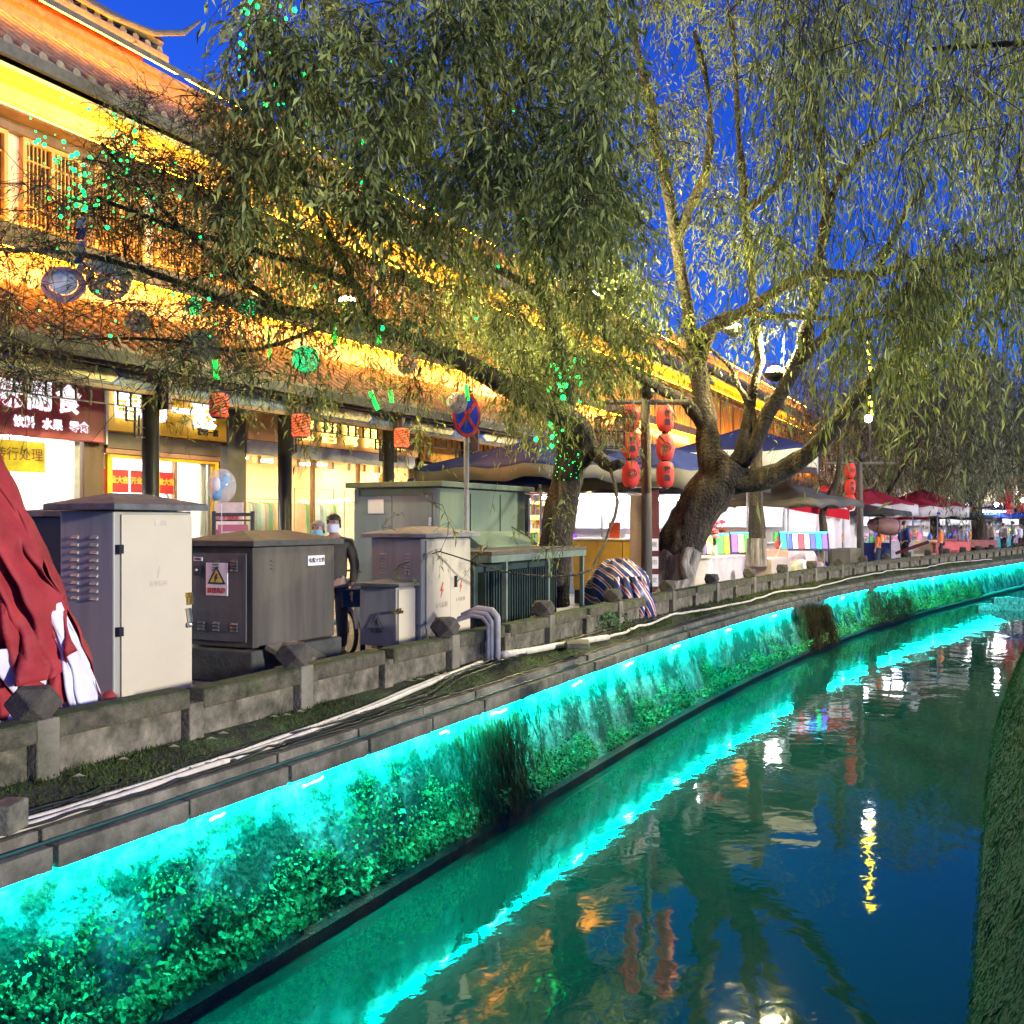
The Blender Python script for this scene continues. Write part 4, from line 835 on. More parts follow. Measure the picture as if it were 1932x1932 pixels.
# slim whitewashed trees beside the stalls
def slim_tree(px, py, Z, label, pts, r):
    b = at(px, py, Z); t = Tree('young_tree', b, label); t.limb(PL(*[(px+dx, y, Z) for dx, y in pts]), r, r*.55, 9, wob=.05)
    tg = [tuple(at(px+pts[-1][0]+random.uniform(-60, 60), pts[-1][1]-random.uniform(-20, 120), Z+random.uniform(-1, 1))) for _ in range(16)]
    t.grow(tg, rmax=.03); t.sprays(tg, 3, .5, 5, .12, .6, .4, wid=.2); t.finish(LF1)
    MB().tube(PL((px, py, Z), (px, py-62*22/Z, Z)), [r*1.1, r*1.05], 10, cap=False).build('whitewashed_base', WHITEW, t.th, smooth=True)
slim_tree(1427, 1068, zbk(1427, .8), 'upright trunk with tall whitewashed base beside the white tent', [(0, 1068), (0, 1000), (-1, 920), (0, 860), (5, 800)], .24)
slim_tree(1552, 1060, zbk(1552, .6), 'slender crooked young tree in front of the white tent wall', [(0, 1060), (2, 1000), (0, 965), (14, 935), (28, 900), (34, 830), (30, 760)], .13)
# ================================================================== parasols, stalls, lanterns
def parasol(loc, hw, ze, zt, mat, under, label, skirt=.22, seg=4, group='market parasols along the street', rot=0.0, two=None):
    t = thing('market_parasol', (loc[0], loc[1], 0), label, 'parasol', group); x0, y0 = loc[0], loc[1]; cv = MB(); sk = MB(); rb = []
    def rim(a, f, z): 
        u = a % 1.0; k = int(a) % seg; a0, a1 = 2*math.pi*(k+.5)/seg+rot, 2*math.pi*(k+1.5)/seg+rot
        p = Vector((math.cos(a0), math.sin(a0), 0)).lerp(Vector((math.cos(a1), math.sin(a1), 0)), u)*hw/math.cos(math.pi/seg)*f
        return Vector((x0+p.x, y0+p.y, z))
    N = seg*8; P = []
    for f in (0.02, .3, .6, .85, 1.0):
        P.append([rim(seg*j/N, f, zt+(ze-zt)*f - .10*math.sin(math.pi*f)*abs(math.sin(math.pi*(seg*j/N % 1.0))) + .04*f*math.sin(j*1.7)) for j in range(N+1)])
    cv.grid(P); cv.build('canopy', mat, t, smooth=True, solid=.012)
    Q = [[P[-1][j]+Vector((0, 0, -skirt*q+ (.03*math.sin(j*2.2) if q == 1 else 0)))*1.0 for j in range(N+1)] for q in (0, .5, 1)]
    sk.grid(Q); sk.build('valance', two or mat, t, smooth=True, solid=.01)
    Pu = [[p-Vector((0, 0, .05)) for p in r] for r in P]; u = MB(); u.grid(Pu); u.build('lining', under, t, smooth=True)
    MB().tube([(x0, y0, 0), (x0, y0, zt)], .03, 8).build('pole', STEEL, t)
    for k in range(seg): MB().tube([(x0, y0, zt-.15), rim(k, .98, ze-.06)], .014, 5).build('rib', STEEL, t)
    return t
def cloth(name, c, trl=.06):
    m = leafmat(name, c, tuple(min(1, x*1.12) for x in (hexc(c) if isinstance(c, str) else c)), trl, .15, .9, .1); return m
NAVY = cloth('navy_canvas', (.018, .026, .11)); TAN = cloth('grey_tan_canvas', (.10, .093, .088), .10); WHT = cloth('white_canvas', (.62, .60, .62), .45); WINE = cloth('wine_canvas', (.22, .02, .035)); BLUC = cloth('blue_canvas', (.025, .055, .28)); DKC = cloth('dark_grey_canvas', (.045, .052, .055)); REDV = cloth('red_canvas', (.5, .02, .035), .4)
PINKW = cloth('pinkish_white_lining', (.58, .50, .54), .45)
def gat(px, Z): p = at(px, 985, Z); return (p.x, p.y)
parasol(gat(1020, 21.5), 1.95, 2.72, 3.42, NAVY, PINKW, 'navy topped parasol with a grey valance behind the kiosk', .26, two=TAN, rot=-.35)
parasol(gat(935, 22.5), 1.5, 2.5, 3.1, NAVY, NAVY, 'all navy parasol pitched lower, left of the grey valanced one', .12, rot=.2)
parasol(gat(1235, 23.5), 1.9, 2.75, 3.45, NAVY, PINKW, 'navy parasol with a tan valance behind the near lantern pole', .42, two=TAN, rot=-.3)
parasol(gat(1410, 29), 1.9, 3.55, 4.35, NAVY, WHT, 'tall navy parasol behind the forks of the great willow', .5, two=WHT, rot=.15)
parasol(gat(1478, zbk(1478, 1.6)), 1.75, 2.25, 2.85, TAN, TAN, 'tan parasol between the great willow and the second lantern pole', .16, rot=-.25)
parasol(gat(1640, zbk(1640, 2.2)), 1.7, 2.3, 2.95, WINE, PINKW, 'wine red parasol just right of the second lantern pole', .4, two=WHT, seg=6)
parasol(gat(1738, zbk(1738, 2.2)), 1.9, 2.3, 3.1, WINE, PINKW, 'wine red parasol behind the straight dark trunked willow', .42, two=WHT, seg=6)
parasol(gat(1885, zbk(1885, 2.5)), 2.2, 2.0, 2.75, BLUC, BLUC, 'bright blue parasol at the right end of the stalls', .14)
parasol(gat(1600, zbk(1600, 2.0)), 2.0, 2.0, 2.4, DKC, DKC, 'dark grey low parasol left of the second lantern pole', .12)
parasol(gat(1785, zbk(1785, 2.0)), 2.0, 1.9, 2.35, DKC, DKC, 'dark grey low parasol left of the bright blue one', .12)
parasol(gat(1700, zbk(1700, 3)), 1.7, 2.05, 2.5, BLUC, BLUC, 'small blue parasol below the wine red one', .1)
# white tent with red edge
tb = at(1512, 985, 29.5); t = thing('market_tent', (tb.x, tb.y, 0), 'white sided tent with a red canopy edge beside the tan parasol', 'tent')
def curtain(a, b, z0, z1, n=40, amp=.05):
    mb = MB(); a, b = Vector(a), Vector(b); d = (b-a); nn = Vector((-d.y, d.x, 0)).normalized(); P = []
    for z in np.linspace(z0, z1, 7): P.append([a+d*(i/n)+nn*amp*(math.sin(i*1.3)+.5*math.sin(i*.61+z*2))*(1.2-.5*(z-z0)/(z1-z0))+Vector((0, 0, z)) for i in range(n+1)])
    mb.grid(P); return mb
pA, pB, pC = at(1448, 985, 32), at(1592, 985, zbk(1592, 1.3)), at(1625, 985, zbk(1592, 1.3)+2.5)
for q in (pA, pB, pC): q.z = 0
curtain(pA, pB, .05, 2.3).build('side_wall', WHT, t, smooth=True); curtain(pB, pC, .05, 2.3, 16).build('side_wall', WHT, t, smooth=True)
dv = (pB-pA); bk = Vector((-dv.y, dv.x, 0)).normalized()*2.4
mb = MB(); mb.grid([[pA+Vector((-.1, -.1, 2.42)), pB+Vector((.2, -.2, 1.98))], [pA+bk+Vector((0, 0, 2.75)), pB+bk+Vector((0, 0, 2.7))]]); mb.build('canopy', REDV, t, solid=.03)
MB().grid([[pA+Vector((-.1, -.14, 2.46)), pB+Vector((.2, -.24, 2.06))], [pA+Vector((-.1, -.16, 2.2)), pB+Vector((.2, -.26, 1.72))]]).build('red_edge', REDV, t, solid=.02)
for q in (pA, pB, pA+bk, pB+bk): MB().tube([q, q+Vector((0, 0, 2.4))], .025, 6).build('pole', STEEL, t)
tube = MB(); tube.tube([pA+bk*.5+dv*.2+Vector((0, 0, 2.2)), pA+bk*.5+dv*.8+Vector((0, 0, 2.2))], .03, 8); tube.build('tube_lamp', E('cool_tube', (.85, .92, 1), 60), t)
# row of lit stalls
LAMPW = E('stall_lamp', (.95, .97, 1.0), 48)
GC = [('red', (.5, .03, .03)), ('orange', (.7, .22, .02)), ('yellow', (.7, .5, .05)), ('green', (.06, .4, .08)), ('blue', (.04, .12, .55)), ('purple', (.25, .06, .45)), ('pink', (.7, .2, .35)), ('white', (.75, .75, .75))]
def stall(px, Z, w, cname, ccol, sign=None, group='lit stalls along the street'):
    Z = max(Z, zbk(px, 2.6)); b = at(px, 985, Z); b.z = 0; s = thing('market_stall', b, f'brightly lit stall with {cname} counter cloth' + (f' and a red sign reading {sign}' if sign else ''), 'stall', group)
    fx, fy = b.x, b.y; T = Matrix.Translation(b) @ Matrix.Rotation(TH*.5, 4, 'Z')
    def bx(n, m, *a): MB().box(*a, T=T).build(n, m, s)
    bx('back_cloth', WHT, -w/2, 1.5, 0, w/2, 1.53, 2.3); bx('counter_cloth', M(cname.replace(' ', '_')+'_cloth', ccol, .7), -w/2, -.4, 0, w/2, .4, .85)
    for x in (-w/2, w/2): bx('post', STEEL, x-.02, -.42, .86, x+.02, -.38, 2.2)
    bx('roof_cloth', WHT, -w/2-.1, -.5, 2.3, w/2+.1, 1.6, 2.33)
    for y in (-.1, .9): bx('lamp_tube', LAMPW, -w/2+.2, y-.03, 2.2, w/2-.2, y+.03, 2.25)
    for k in range(3): bx('shelf', M('stall_shelf', (.6, .6, .62), .5), -w/2+.1, 1.15, .5+.5*k, w/2-.1, 1.48, .53+.5*k)
    if sign:
        o = MB().box(-.75, -.46, 1.75, .75, -.44, 2.15, T=T).build('sign_banner', POST, s)
        text(sign, .28, M('banner_letters', (.85, .75, .72), .6, bump=0), s, T @ Vector((0, -.48, 1.95)), rot=(math.pi/2, 0, TH*.5), ext=.003)
    for i in range(10):
        cn, cc = GC[(i*3+int(px)) % 8]; row = i % 2
        x = -w/2+.25+(w-.5)*(i//2)/4; h = random.uniform(.12, .38); mb = MB(); m = M('goods_'+cn, cc, .5, var=.4, scale=9, bump=0)
        z0 = .855 if row == 0 else 1.035; y = random.uniform(-.25, .2) if row == 0 else 1.3
        if i % 3: mb.lathe([(.06, 0), (.11, .05), (.10, h*.6), (.05, h*.85), (.06, h)], (0, 0, 0), 9)
        else: mb.cbox((0, 0, h/2), (.24, .2, h), rz=.3, taper=.85)
        mb.v = [tuple(T @ (Vector(v)+Vector((x, y, z0)))) for v in mb.v]
        o = mb.build('goods_jar' if i % 3 else 'goods_box', m); tag(o, f'{cn} {"jar" if i % 3 else "box"} {"on the counter" if row == 0 else "on the shelf"} of the stall with {cname} cloth', 'goods', 'goods on the stalls')
    return s
for a in ((1625, 36, 2.0, 'navy', (.03, .05, .2)), (1668, 44, 2.2, 'silver grey', (.5, .5, .55)), (1716, 42, 2.2, 'pale yellow', (.6, .55, .3), '美味烤肠'), (1770, 46, 2.6, 'coral red', (.6, .12, .12)), (1815, 43, 2.4, 'peach', (.7, .4, .25)), (1860, 45, 2.4, 'turquoise', (.05, .4, .5)), (1915, 42, 2.6, 'lilac', (.45, .35, .6)), (1232, 25, 2.4, 'rose pink', (.75, .25, .4)), (1100, 24, 2.4, 'denim blue', (.12, .2, .4)), (1400, 30, 2.6, 'salmon', (.7, .35, .3))): stall(*a)
for i, (px, py, Z) in enumerate(((1600, 985, 44), (1690, 985, 47), (1750, 985, 50), (1800, 985, 48), (1880, 985, 46), (1930, 985, 47), (1300, 985, 27), (1500, 985, 34))):
    p = at(px, 960-(i % 3)*8, Z); b = thing('bulb', p, f'bare white bulb hanging {["behind the second lantern pole", "behind the wine red parasols", "left of the straight trunk", "above the dark grey parasols", "under the bright blue parasol", "at the right frame edge", "left of the great willow trunk", "over the white tent"][i]}', 'lamp', 'bare bulbs over the stalls')
    MB().sph(p, .09, 10, 8).build('glass', E('bulb_white', (.95, .97, 1), 60), b); MB().tube([p+Vector((0, 0, .08)), p+Vector((0, 0, .7))], .01, 5).build('cord', BLK, b)
# rainbow light boards
RB = [(.02, .9, .5), (.05, .1, 1), (.6, .65, .7), (1, .06, .08), (.5, .5, .6), (.1, .1, 1), (.02, .9, .3), (.2, .1, .9)]
def lightboard(px, Z, w, h, z0, label, cols, tilt=.25):
    q_ = Z/26.0; w *= q_; h *= q_
    b = at(px, 985, Z); b.z = 0; s = thing('light_board', b, label, 'light board'); T = Matrix.Translation(b) @ Matrix.Rotation(TH, 4, 'Z') @ Matrix.Translation((0, 0, z0)) @ Matrix.Rotation(-tilt, 4, 'X'); n = len(cols)
    MB().box(-w/2-.04, 0, -.04, w/2+.04, .05, h+.04, T=T).build('board', M('board_dark', (.04, .04, .06), .5, bump=0), s)
    for i, c in enumerate(cols): MB().box(-w/2+w*i/n+.015, -.02, .02, -w/2+w*(i+1)/n-.015, -.003, h-.02, T=T).build('light_panel', E('rainbow_%d' % (cols is RB)+'_%d' % i, c, 2.2), s)
    MB().box(-w/2, -.03, h, w/2, 0, h+.03, T=T).build('light_bar', E('cyan_bar', (.05, .7, 1), 4), s)
    for x in (-w/2+.1, w/2-.1): MB().tube([T @ Vector((x, .03, 0)), Vector((T @ Vector((x, .03, 0))).xy.to_tuple()+(0,))], .02, 6).build('leg', STEEL, s)
lightboard(1518, zbk(1518, .9), 1.2, .42, .86, 'tilted rainbow light board with a cyan frame in front of the white tent', RB)
lightboard(1412, zbk(1412, 1.2), .85, .5, .85, 'striped rainbow goods board left of the whitewashed trunk', [(.3, .1, 1), (.9, .9, .2), (.1, .9, .1), (1, .5, .05), (1, .08, .08)])
lightboard(1350, 27, .9, .5, .8, 'pale blue and violet light board under the leaning trunk', [(.4, .25, .9), (.5, .7, .9), (.2, .8, .8), (.2, .2, .9)])
# yellow counter with red bag
b = at(1150, 985, 21); b.z = 0; T = Matrix.Translation(b) @ Matrix.Rotation(TH*.9, 4, 'Z'); s = thing('counter', b, 'yellow panelled counter left of the near lantern pole', 'counter')
for i in range(3): MB().box(-.75+.5*i, -.3, .28, -.26+.5*i, .28, 1.28, T=T).build('panel', M('ochre_panel', (.52, .30, .04), .5, var=.15), s, bevel=.006)
MB().box(-.72, -.25, 0, .72, .25, .27, T=T).build('base', DWOOD, s); MB().box(-.8, -.34, 1.285, .8, .32, 1.32, T=T).build('top', WPLATE, s)
p = T @ Vector((.1, 0, 1.322)); mb = MB(); mb.cbox(p+Vector((0, 0, .16)), (.2, .12, .32), rz=TH, taper=1.15); mb.tube([p+Vector((-.06, 0, .31)), p+Vector((-.05, 0, .40)), p+Vector((.05, 0, .40)), p+Vector((.06, 0, .31))], .008, 5); o = mb.build('paper_bag', M('orange_red_bag', (.65, .08, .03), .6, bump=0)); tag(o, 'orange red carrier bag standing on the yellow counter', 'bag')
# white draped table, flowers, clutter behind the railing
b = at(1345, 985, zbk(1345, .75)); b.z = 0; T = Matrix.Translation(b) @ Matrix.Rotation(math.pi/2-.1, 4, 'Z') @ Matrix.Diagonal((1.25, .9, 1, 1)); s = thing('table', b, 'long table under white plastic sheeting at the foot of the great willow', 'table')
mb = MB(); P = []
for z in (.02, .3, .6, .86): P.append([T @ Vector((x, y+.03*math.sin(i*2.1+z*5), z)) for i, (x, y) in enumerate([(-.85, .4)]+[(-.85+1.7*k/14, -.4) for k in range(15)]+[(.85, .4)])])
mb.grid(P); mb.build('sheeting', M('white_sheeting', (.48, .44, .45), .3, var=.15, scale=3, bump=.2), s, smooth=True); MB().box(-.88, -.42, .865, .88, .42, .89, T=T).build('top', M('pale_pink_top', (.7, .55, .52), .4, bump=0), s)
p = T @ Vector((-.1, -.1, .9)); f = thing('flowers', p, 'red and pink artificial flowers in a vase on the white draped table', 'flowers')
MB().lathe([(.05, 0), (.07, .08), (.04, .2), (.055, .24)], p, 10).build('vase', M('clear_vase', (.6, .6, .6), .1), f)
for i in range(16):
    q = p+Vector((random.uniform(-.2, .2), random.uniform(-.15, .15), random.uniform(.42, .75))); MB().tube([p+Vector((0, 0, .2)), q], .006, 4).build('stem', TRG, f)
    mb = MB()
    for k in range(6): a = k*1.047; mb.sph(q+Vector((math.cos(a)*.045, math.sin(a)*.045, random.uniform(-.01, .02))), .042, 6, 4, 1, 1, .7)
    mb.sph(q+Vector((0, 0, .02)), .04, 6, 4); mb.build('blossom', M('blossom_%d' % (i % 3), [(.7, .05, .14), (.75, .22, .32), (.22, .03, .02)][i % 3], .6, bump=0), f)
b = at(1447, 985, zbk(1447, .8)); b.z = 0; o = MB().cbox(b+Vector((0, 0, .36)), (.8, 1.6, .72), rz=-.1).build('white_bin', M('translucent_bin', (.45, .37, .32), .4, var=.1), bevel=.04); tag(o, 'pale storage tub with rounded edges beyond the white draped table', 'tub')
mb = MB(); p = at(1502, 985, zbk(1502, .55)); p.z = .25
for i in range(7): mb.sph(p+Vector((random.uniform(-.4, .4), random.uniform(-.2, .2), random.uniform(-.1, .18))), random.uniform(.13, .24), 12, 8)
from mathutils import noise as mn
mb.v = [tuple(Vector(v)+Vector((mn.noise(Vector(v)*6), mn.noise(Vector(v)*6+Vector((5, 0, 0))), mn.noise(Vector(v)*7+Vector((0, 9, 0)))))*.11) for v in mb.v]
o = mb.build('plastic_bags', M('white_plastic_bag', (.62, .62, .58), .35, var=.25, scale=5, bump=.5), smooth=True); tag(o, 'heap of stuffed white plastic bags behind the railing', 'bags')
for i, (px, Z, lab) in enumerate(((1470, 23.6, 'left one of two pale slanting poles behind the railing'), (1490, 23.8, 'right one of two pale slanting poles behind the railing'))):
    b = at(px-24+i*5, 985, zbk(px, .35)); b.z = .2; o = MB().tube([b, b+Vector((.38+.2*i, .1, .95-.25*i))], .022, 7).build('pole', M('pale_pole', (.5, .45, .42), .5)); tag(o, lab, 'pole')
o = MB(); p = at(1565, 985, zbk(1565, .8)); p.z = .5; o.grid([[p+Vector((-.5, 0, .3)), p+Vector((.4, .1, .25))], [p+Vector((-.3, -.3, .05)), p+Vector((.45, -.2, -.1))], [p+Vector((.2, -.35, -.45)), p+Vector((.5, -.2, -.5))]]); o = o.build('tarpaulin', M('navy_tarp', (.03, .05, .16), .6), solid=.02); tag(o, 'navy tarpaulin sagging beside the slender young tree', 'tarpaulin')
for i, (px, w, lab) in enumerate(((1583, .55, 'brown planter box nearest the second lantern pole base'), (1602, .6, 'grey planter box touching the second lantern pole base'))):
    b = at(px, 985, zbk(px, .45)); b.z = 0; o = MB().cbox(b+Vector((0, 0, .42)), (w, .5, .84), rz=.3, taper=1.08).build('planter', STONE if i else BRN, bevel=.02); tag(o, lab, 'planter')
# striped tarpaulin bundle
sm = bpy.data.materials.new('striped_tarp'); sm.use_nodes = True; nn = sm.node_tree; pb = nn.nodes['Principled BSDF']; tc = nn.nodes.new('ShaderNodeTexCoord'); wv = nn.nodes.new('ShaderNodeTexWave'); wv.inputs['Scale'].default_value = 2.6; wv.inputs['Distortion'].default_value = 2.2; wv.inputs['Detail'].default_value = 1; wv.inputs['Detail Scale'].default_value = .8; wv.wave_profile = 'SAW'; wv.bands_direction = 'DIAGONAL'
cr = nn.nodes.new('ShaderNodeValToRGB'); cr.color_ramp.interpolation = 'CONSTANT'; e = cr.color_ramp.elements; e[0].color = (.02, .03, .12, 1); e[1].position = .38; e[1].color = (.60, .55, .55, 1)
for pos, c in ((.52, (.38, .03, .04, 1)), (.70, (.60, .55, .55, 1)), (.80, (.02, .03, .12, 1))): x = e.new(pos); x.color = c
nn.links.new(tc.outputs['Object'], wv.inputs[0]); nn.links.new(wv.outputs[0], cr.inputs[0]); nn.links.new(cr.outputs[0], pb.inputs['Base Color']); pb.inputs['Roughness'].default_value = .4; MATS['striped_tarp'] = sm
b = at(1165, 985, 17.3); b.z = 0; s = thing('wrapped_machine', b, 'machine wrapped in a red white and blue striped tarpaulin behind the railing', 'tarpaulin'); mb = MB(); P = []
for i in range(15):
    th = math.pi*.5*i/14; P.append([b+Vector((math.cos(a)*(.62+.05*math.sin(a*5+i))*math.cos(th*.96), math.sin(a)*(.5+.05*math.sin(a*7+i*.7))*math.cos(th*.96), .03+.98*math.sin(th)**.8+.04*math.sin(a*6+i))) for a in np.linspace(0, 2*math.pi, 41)])
mb.grid(P); mb.build('tarpaulin', sm, s, smooth=True, solid=.012)
for i in range(5): a = -1.2+.35*i; MB().tube([b+Vector((.6*math.cos(a), .5*math.sin(a)-.05, .1)), b+Vector((.45*math.cos(a), .42*math.sin(a)-.1, .75))], .05, 7).build('fold', sm, s, smooth=True)
# ------------------------------------------------------------------ lantern poles
LR = M('red_lantern_paper', (.42, .028, .025), .7, var=.10, scale=3, bump=0, emit=.10, ecol=(.9, .04, .03)); LBK = M('lantern_black', (.02, .012, .012), .6, bump=0)
def lantern(p, r, h, label, face, mark=0, group='red paper lanterns hung in strings of three'):
    t = thing('red_lantern', p, label, 'lantern', group); mb = MB(); pr = []
    for i in range(13):
        q = i/12; z = -h/2+h*q; rr = r*(1-abs(2*q-1)**3.2*.38)*(1+.02*(i % 2)); pr.append((rr, z))
    mb.lathe(pr, p, 18); mb.build('paper_body', LR, t, smooth=True)
    for s in (-1, 1): MB().lathe([(r*.42, -.02), (r*.42, .02)], p+Vector((0, 0, s*(h/2+.018))), 12).build('cap', LBK, t)
    d = Vector((math.sin(face), -math.cos(face), 0)); u = Vector((math.cos(face), math.sin(face), 0)); sc = r/.17
    if mark == 0:
        mb = MB(); c = p+d*(r*1.02)
        for k in range(3): mb.tube([c+u*(math.cos(a+k*2.09)*.018*a*sc)+Vector((0, 0, math.sin(a+k*2.09)*.018*a*sc))-d*(.5*(.018*a*sc)**2/r) for a in np.linspace(.6, 4.2, 10)], .010*sc, 5)
        mb.tube([c+u*(.083*sc*math.cos(a))+Vector((0, 0, .083*sc*math.sin(a)))-d*(.0235*sc*(math.cos(a)**2)) for a in np.linspace(0, 6.283, 22)], .007*sc, 5); mb.build('swirl_emblem', LBK, t)
    else:
        for i, ch in enumerate('夜集'): text(ch, .13*sc, LBK, t, p+d*(r*1.01)+Vector((0, 0, (.085-.17*i)*sc)), rot=(math.pi/2, 0, face), ext=.004, bold=.003)
    return t
WPOLE = M('grey_wood_pole', (.085, .075, .065), .85, var=.4, scale=6, bump=.4, streak=True)
def lantern_pole(px, Z, ztop, arm, label, strs, r0, r, h, bz=0.0):
    b = at(px, 985, Z); b.z = bz; t = thing('lantern_pole', b, label, 'pole', 'wooden lantern poles'); MB().tube([b, b+Vector((.0, 0, ztop*.5)), b+Vector((-.03, 0, ztop))], [r0*1.15, r0, r0*.9], 12).build('post', WPOLE, t, smooth=True)
    u = Vector((CS, SN, 0)); MB().tube([b+Vector((0, 0, ztop-.12))-u*arm, b+Vector((0, 0, ztop-.12))+u*arm], r0*.5, 8).build('crossbar', WPOLE, t); MB().sph(b+Vector((0, 0, ztop+.05)), r0*1.5, 10, 6).build('cap', DWOOD, t)
    for dpx, ys, nm in strs:
        for i, y in enumerate(ys):
            p = at(px+dpx, y, Z-.25); lantern(p, r, h, f'{["top", "middle", "bottom"][i]} red paper lantern on the {nm}', TH+.1, (i+(dpx > 0)) % 2)
        top = at(px+dpx, 985, Z-.25); top.z = ztop-.12; MB().tube([top, at(px+dpx, ys[0], Z-.25)+Vector((0, 0, h/2))], .008, 5).build('cord', BLK, t)
        MB().tube([at(px+dpx, ys[0], Z-.25), at(px+dpx, ys[2], Z-.25)], .008, 5).build('cord', BLK, t)
    return t
lantern_pole(1220, 18.6, 3.95, .75, 'weathered wooden lantern pole between the two big willows', [(-30, (788, 840, 894), 'left string of the near pole'), (35, (790, 844, 895), 'right string of the near pole')], .095, .158, .46)
lantern_pole(1623, 32.8, 3.75, 1.15, 'slim wooden lantern pole standing on the verge further along', [(-19, (888, 918, 946), 'string of the second pole')], .10, .165, .47, -.1)
lantern_pole(1935, 58, 4.2, .9, 'lantern pole at the right frame edge', [(-30, (908, 935, 960), 'farther string at the right edge'), (-8, (912, 938, 962), 'outermost string at the right edge')], .10, .22, .68)
# yellow light column on the second pole and street lamp
p = at(1640, 985, 33.2); s = thing('light_column', (p.x, p.y, 4.6), 'column of small yellow lights above the second lantern pole', 'light'); s.location.z = 4.6; ROOT[s.name].z = 4.6
for i in range(9):
    z = 5.2+i*.28; MB().cbox((p.x+random.uniform(-.06, .06), p.y, z), (.13, .1, .16)).build('light_cell', E('yellow_cells', (1, .82, .05), 7), s)
MB().tube([(p.x, p.y+.1, 3.6), (p.x, p.y+.1, 7.8)], .03, 6).build('stem', BLK, s)
p = at(1638, 790, 33); s = thing('street_lamp', p, 'small white lamp head glowing above the second lantern pole', 'lamp'); MB().sph(p, .12, 10, 8).build('bulb', E('lamp_white', (.9, .95, 1), 60), s); MB().lathe([(.16, .1), (.02, .2)], p, 10).build('shade', BLK, s)
# sign pillar with white plates, pinkish pillar
b = at(1229, 985, 19.6); b.z = 0; s = thing('sign_pillar', b, 'dark brown pillar with a flat cap and four white plates behind the near lantern pole', 'sign')
MB().cbox(b+Vector((0, 0, 1.15)), (.26, .26, 2.3), rz=TH).build('shaft', DRED, s); MB().cbox(b+Vector((0, 0, 2.36)), (.66, .66, .1), rz=TH, taper=.8).build('cap', DWOOD, s)
for i in range(4): 
    q = b+Vector((SN*.14+.04, -CS*.14, 1.22-i*.34)); pl = MB().cbox(q, (.15, .012, .23), rz=TH).build('plate', WPLATE, s); text('夜市文明'[i], .11, M('grey_print', (.2, .2, .2), .6, bump=0), pl, q+Vector((SN*.01, -CS*.01, 0)), rot=(math.pi/2, 0, TH), ext=.001)
b = at(1204, 985, 20.3); b.z = 0; o = MB().lathe([(.2, 0), (.19, .1), (.17, .2), (.16, 2.15), (.2, 2.2)], b, 16).build('pillar', M('pinkish_pillar', (.42, .32, .32), .6, var=.1), smooth=True); tag(o, 'smooth pinkish grey pillar left of the sign pillar', 'pillar')
# no stopping sign
b = at(880, 985, 14.6); b.z = 0; s = thing('road_sign', b, 'round blue no stopping sign with a red cross on a grey post', 'sign')
MB().tube([b, b+Vector((0, 0, 3.5))], .038, 10).build('post', M('grey_post', (.2, .2, .2), .5), s); fc = TH+.95; c = at(880, 783, 14.45); T = Matrix.Translation(c) @ Matrix.Rotation(fc, 4, 'Z') @ Matrix.Rotation(math.pi/2, 4, 'X')
def disc(r, z0, z1): 
    mb = MB(); mb.lathe([(r, z0), (r, z1)], (0, 0, 0), 36); mb.v = [tuple(T @ Vector(v)) for v in mb.v]; return mb
disc(.315, -.01, .01).build('rim', M('sign_red', (.50, .04, .03), .9, bump=0, spec=.1), s); disc(.262, .011, .013).build('face', M('sign_blue', (.012, .04, .45), .9, bump=0, spec=.1), s)
for a in (.785, -.785):
    mb = MB(); R = Matrix.Rotation(a, 4, 'Z'); mb.box(-.262, -.03, .0145 if a > 0 else .0155, .262, .03, .0165, T=T @ R); mb.build('cross_bar', MATS['sign_red'], s)
b2 = at(882, 985, 14.6)
# notice frame, signboard, balloon
b = at(440, 985, 12.2); b.z = 0; s = thing('notice_board', b, 'free standing dark framed notice board with a pink panel behind the brown cable box', 'notice board'); T = Matrix.Translation(b) @ Matrix.Rotation(.45, 4, 'Z')
for q in ((-.25, -.02, 0, -.21, .02, 1.78), (.21, -.02, 0, .25, .02, 1.78), (-.205, -.02, 1.72, .205, .02, 1.76), (-.205, -.02, 1.66, .205, .02, 1.68)): MB().box(*q, T=T).build('frame', M('frame_dark', (.05, .045, .05), .5, bump=0), s)
MB().box(-.18, -.015, 1.0, .18, .0, 1.62, T=T).build('pink_panel', M('dusty_pink_panel', (.42, .13, .17), .5, bump=0, var=.05), s)
for z in (1.52, 1.46, 1.32, 1.26): MB().box(-.12, -.02, z, .12, -.016, z+.018, T=T).build('text_line', M('pale_text', (.6, .45, .48), .6, bump=0), s)
b = at(432, 985, 13.0); b.z = 0; s = thing('poster_stand', b, 'pale standing poster with rows of small red characters behind the notice board', 'poster'); MB().cbox(b+Vector((0, 0, .95)), (.36, .03, 1.9), rz=.45).build('board', M('pinkish_white_board', (.72, .55, .50), .5, bump=0), s)
for k in range(2): text('特价优惠' if k == 0 else '新品上市', .075, M('red_letters', (.6, .05, .04), .5, bump=0), s, b+Vector((.02, -.03, 1.72-.2*k)), rot=(math.pi/2, 0, .45), ext=.002, bold=.003)
MB().box(b.x-.2, b.y-.15, 0, b.x+.2, b.y+.15, .03).build('foot', BLK, s)
p = at(418, 917, 11.6); s = thing('balloon', p, 'clear balloon with a blue and white figure inside, floating above the brown box', 'balloon'); bm_ = bpy.data.materials.new('clear_balloon'); bm_.use_nodes = True; q = bm_.node_tree.nodes['Principled BSDF']; q.inputs['Base Color'].default_value = (.8, .8, .85, 1); q.inputs['Alpha'].default_value = .28; q.inputs['Roughness'].default_value = .08
MB().sph(p, .165, 22, 14, 1, 1, 1.2).build('skin', bm_, s, smooth=True)
mb = MB()
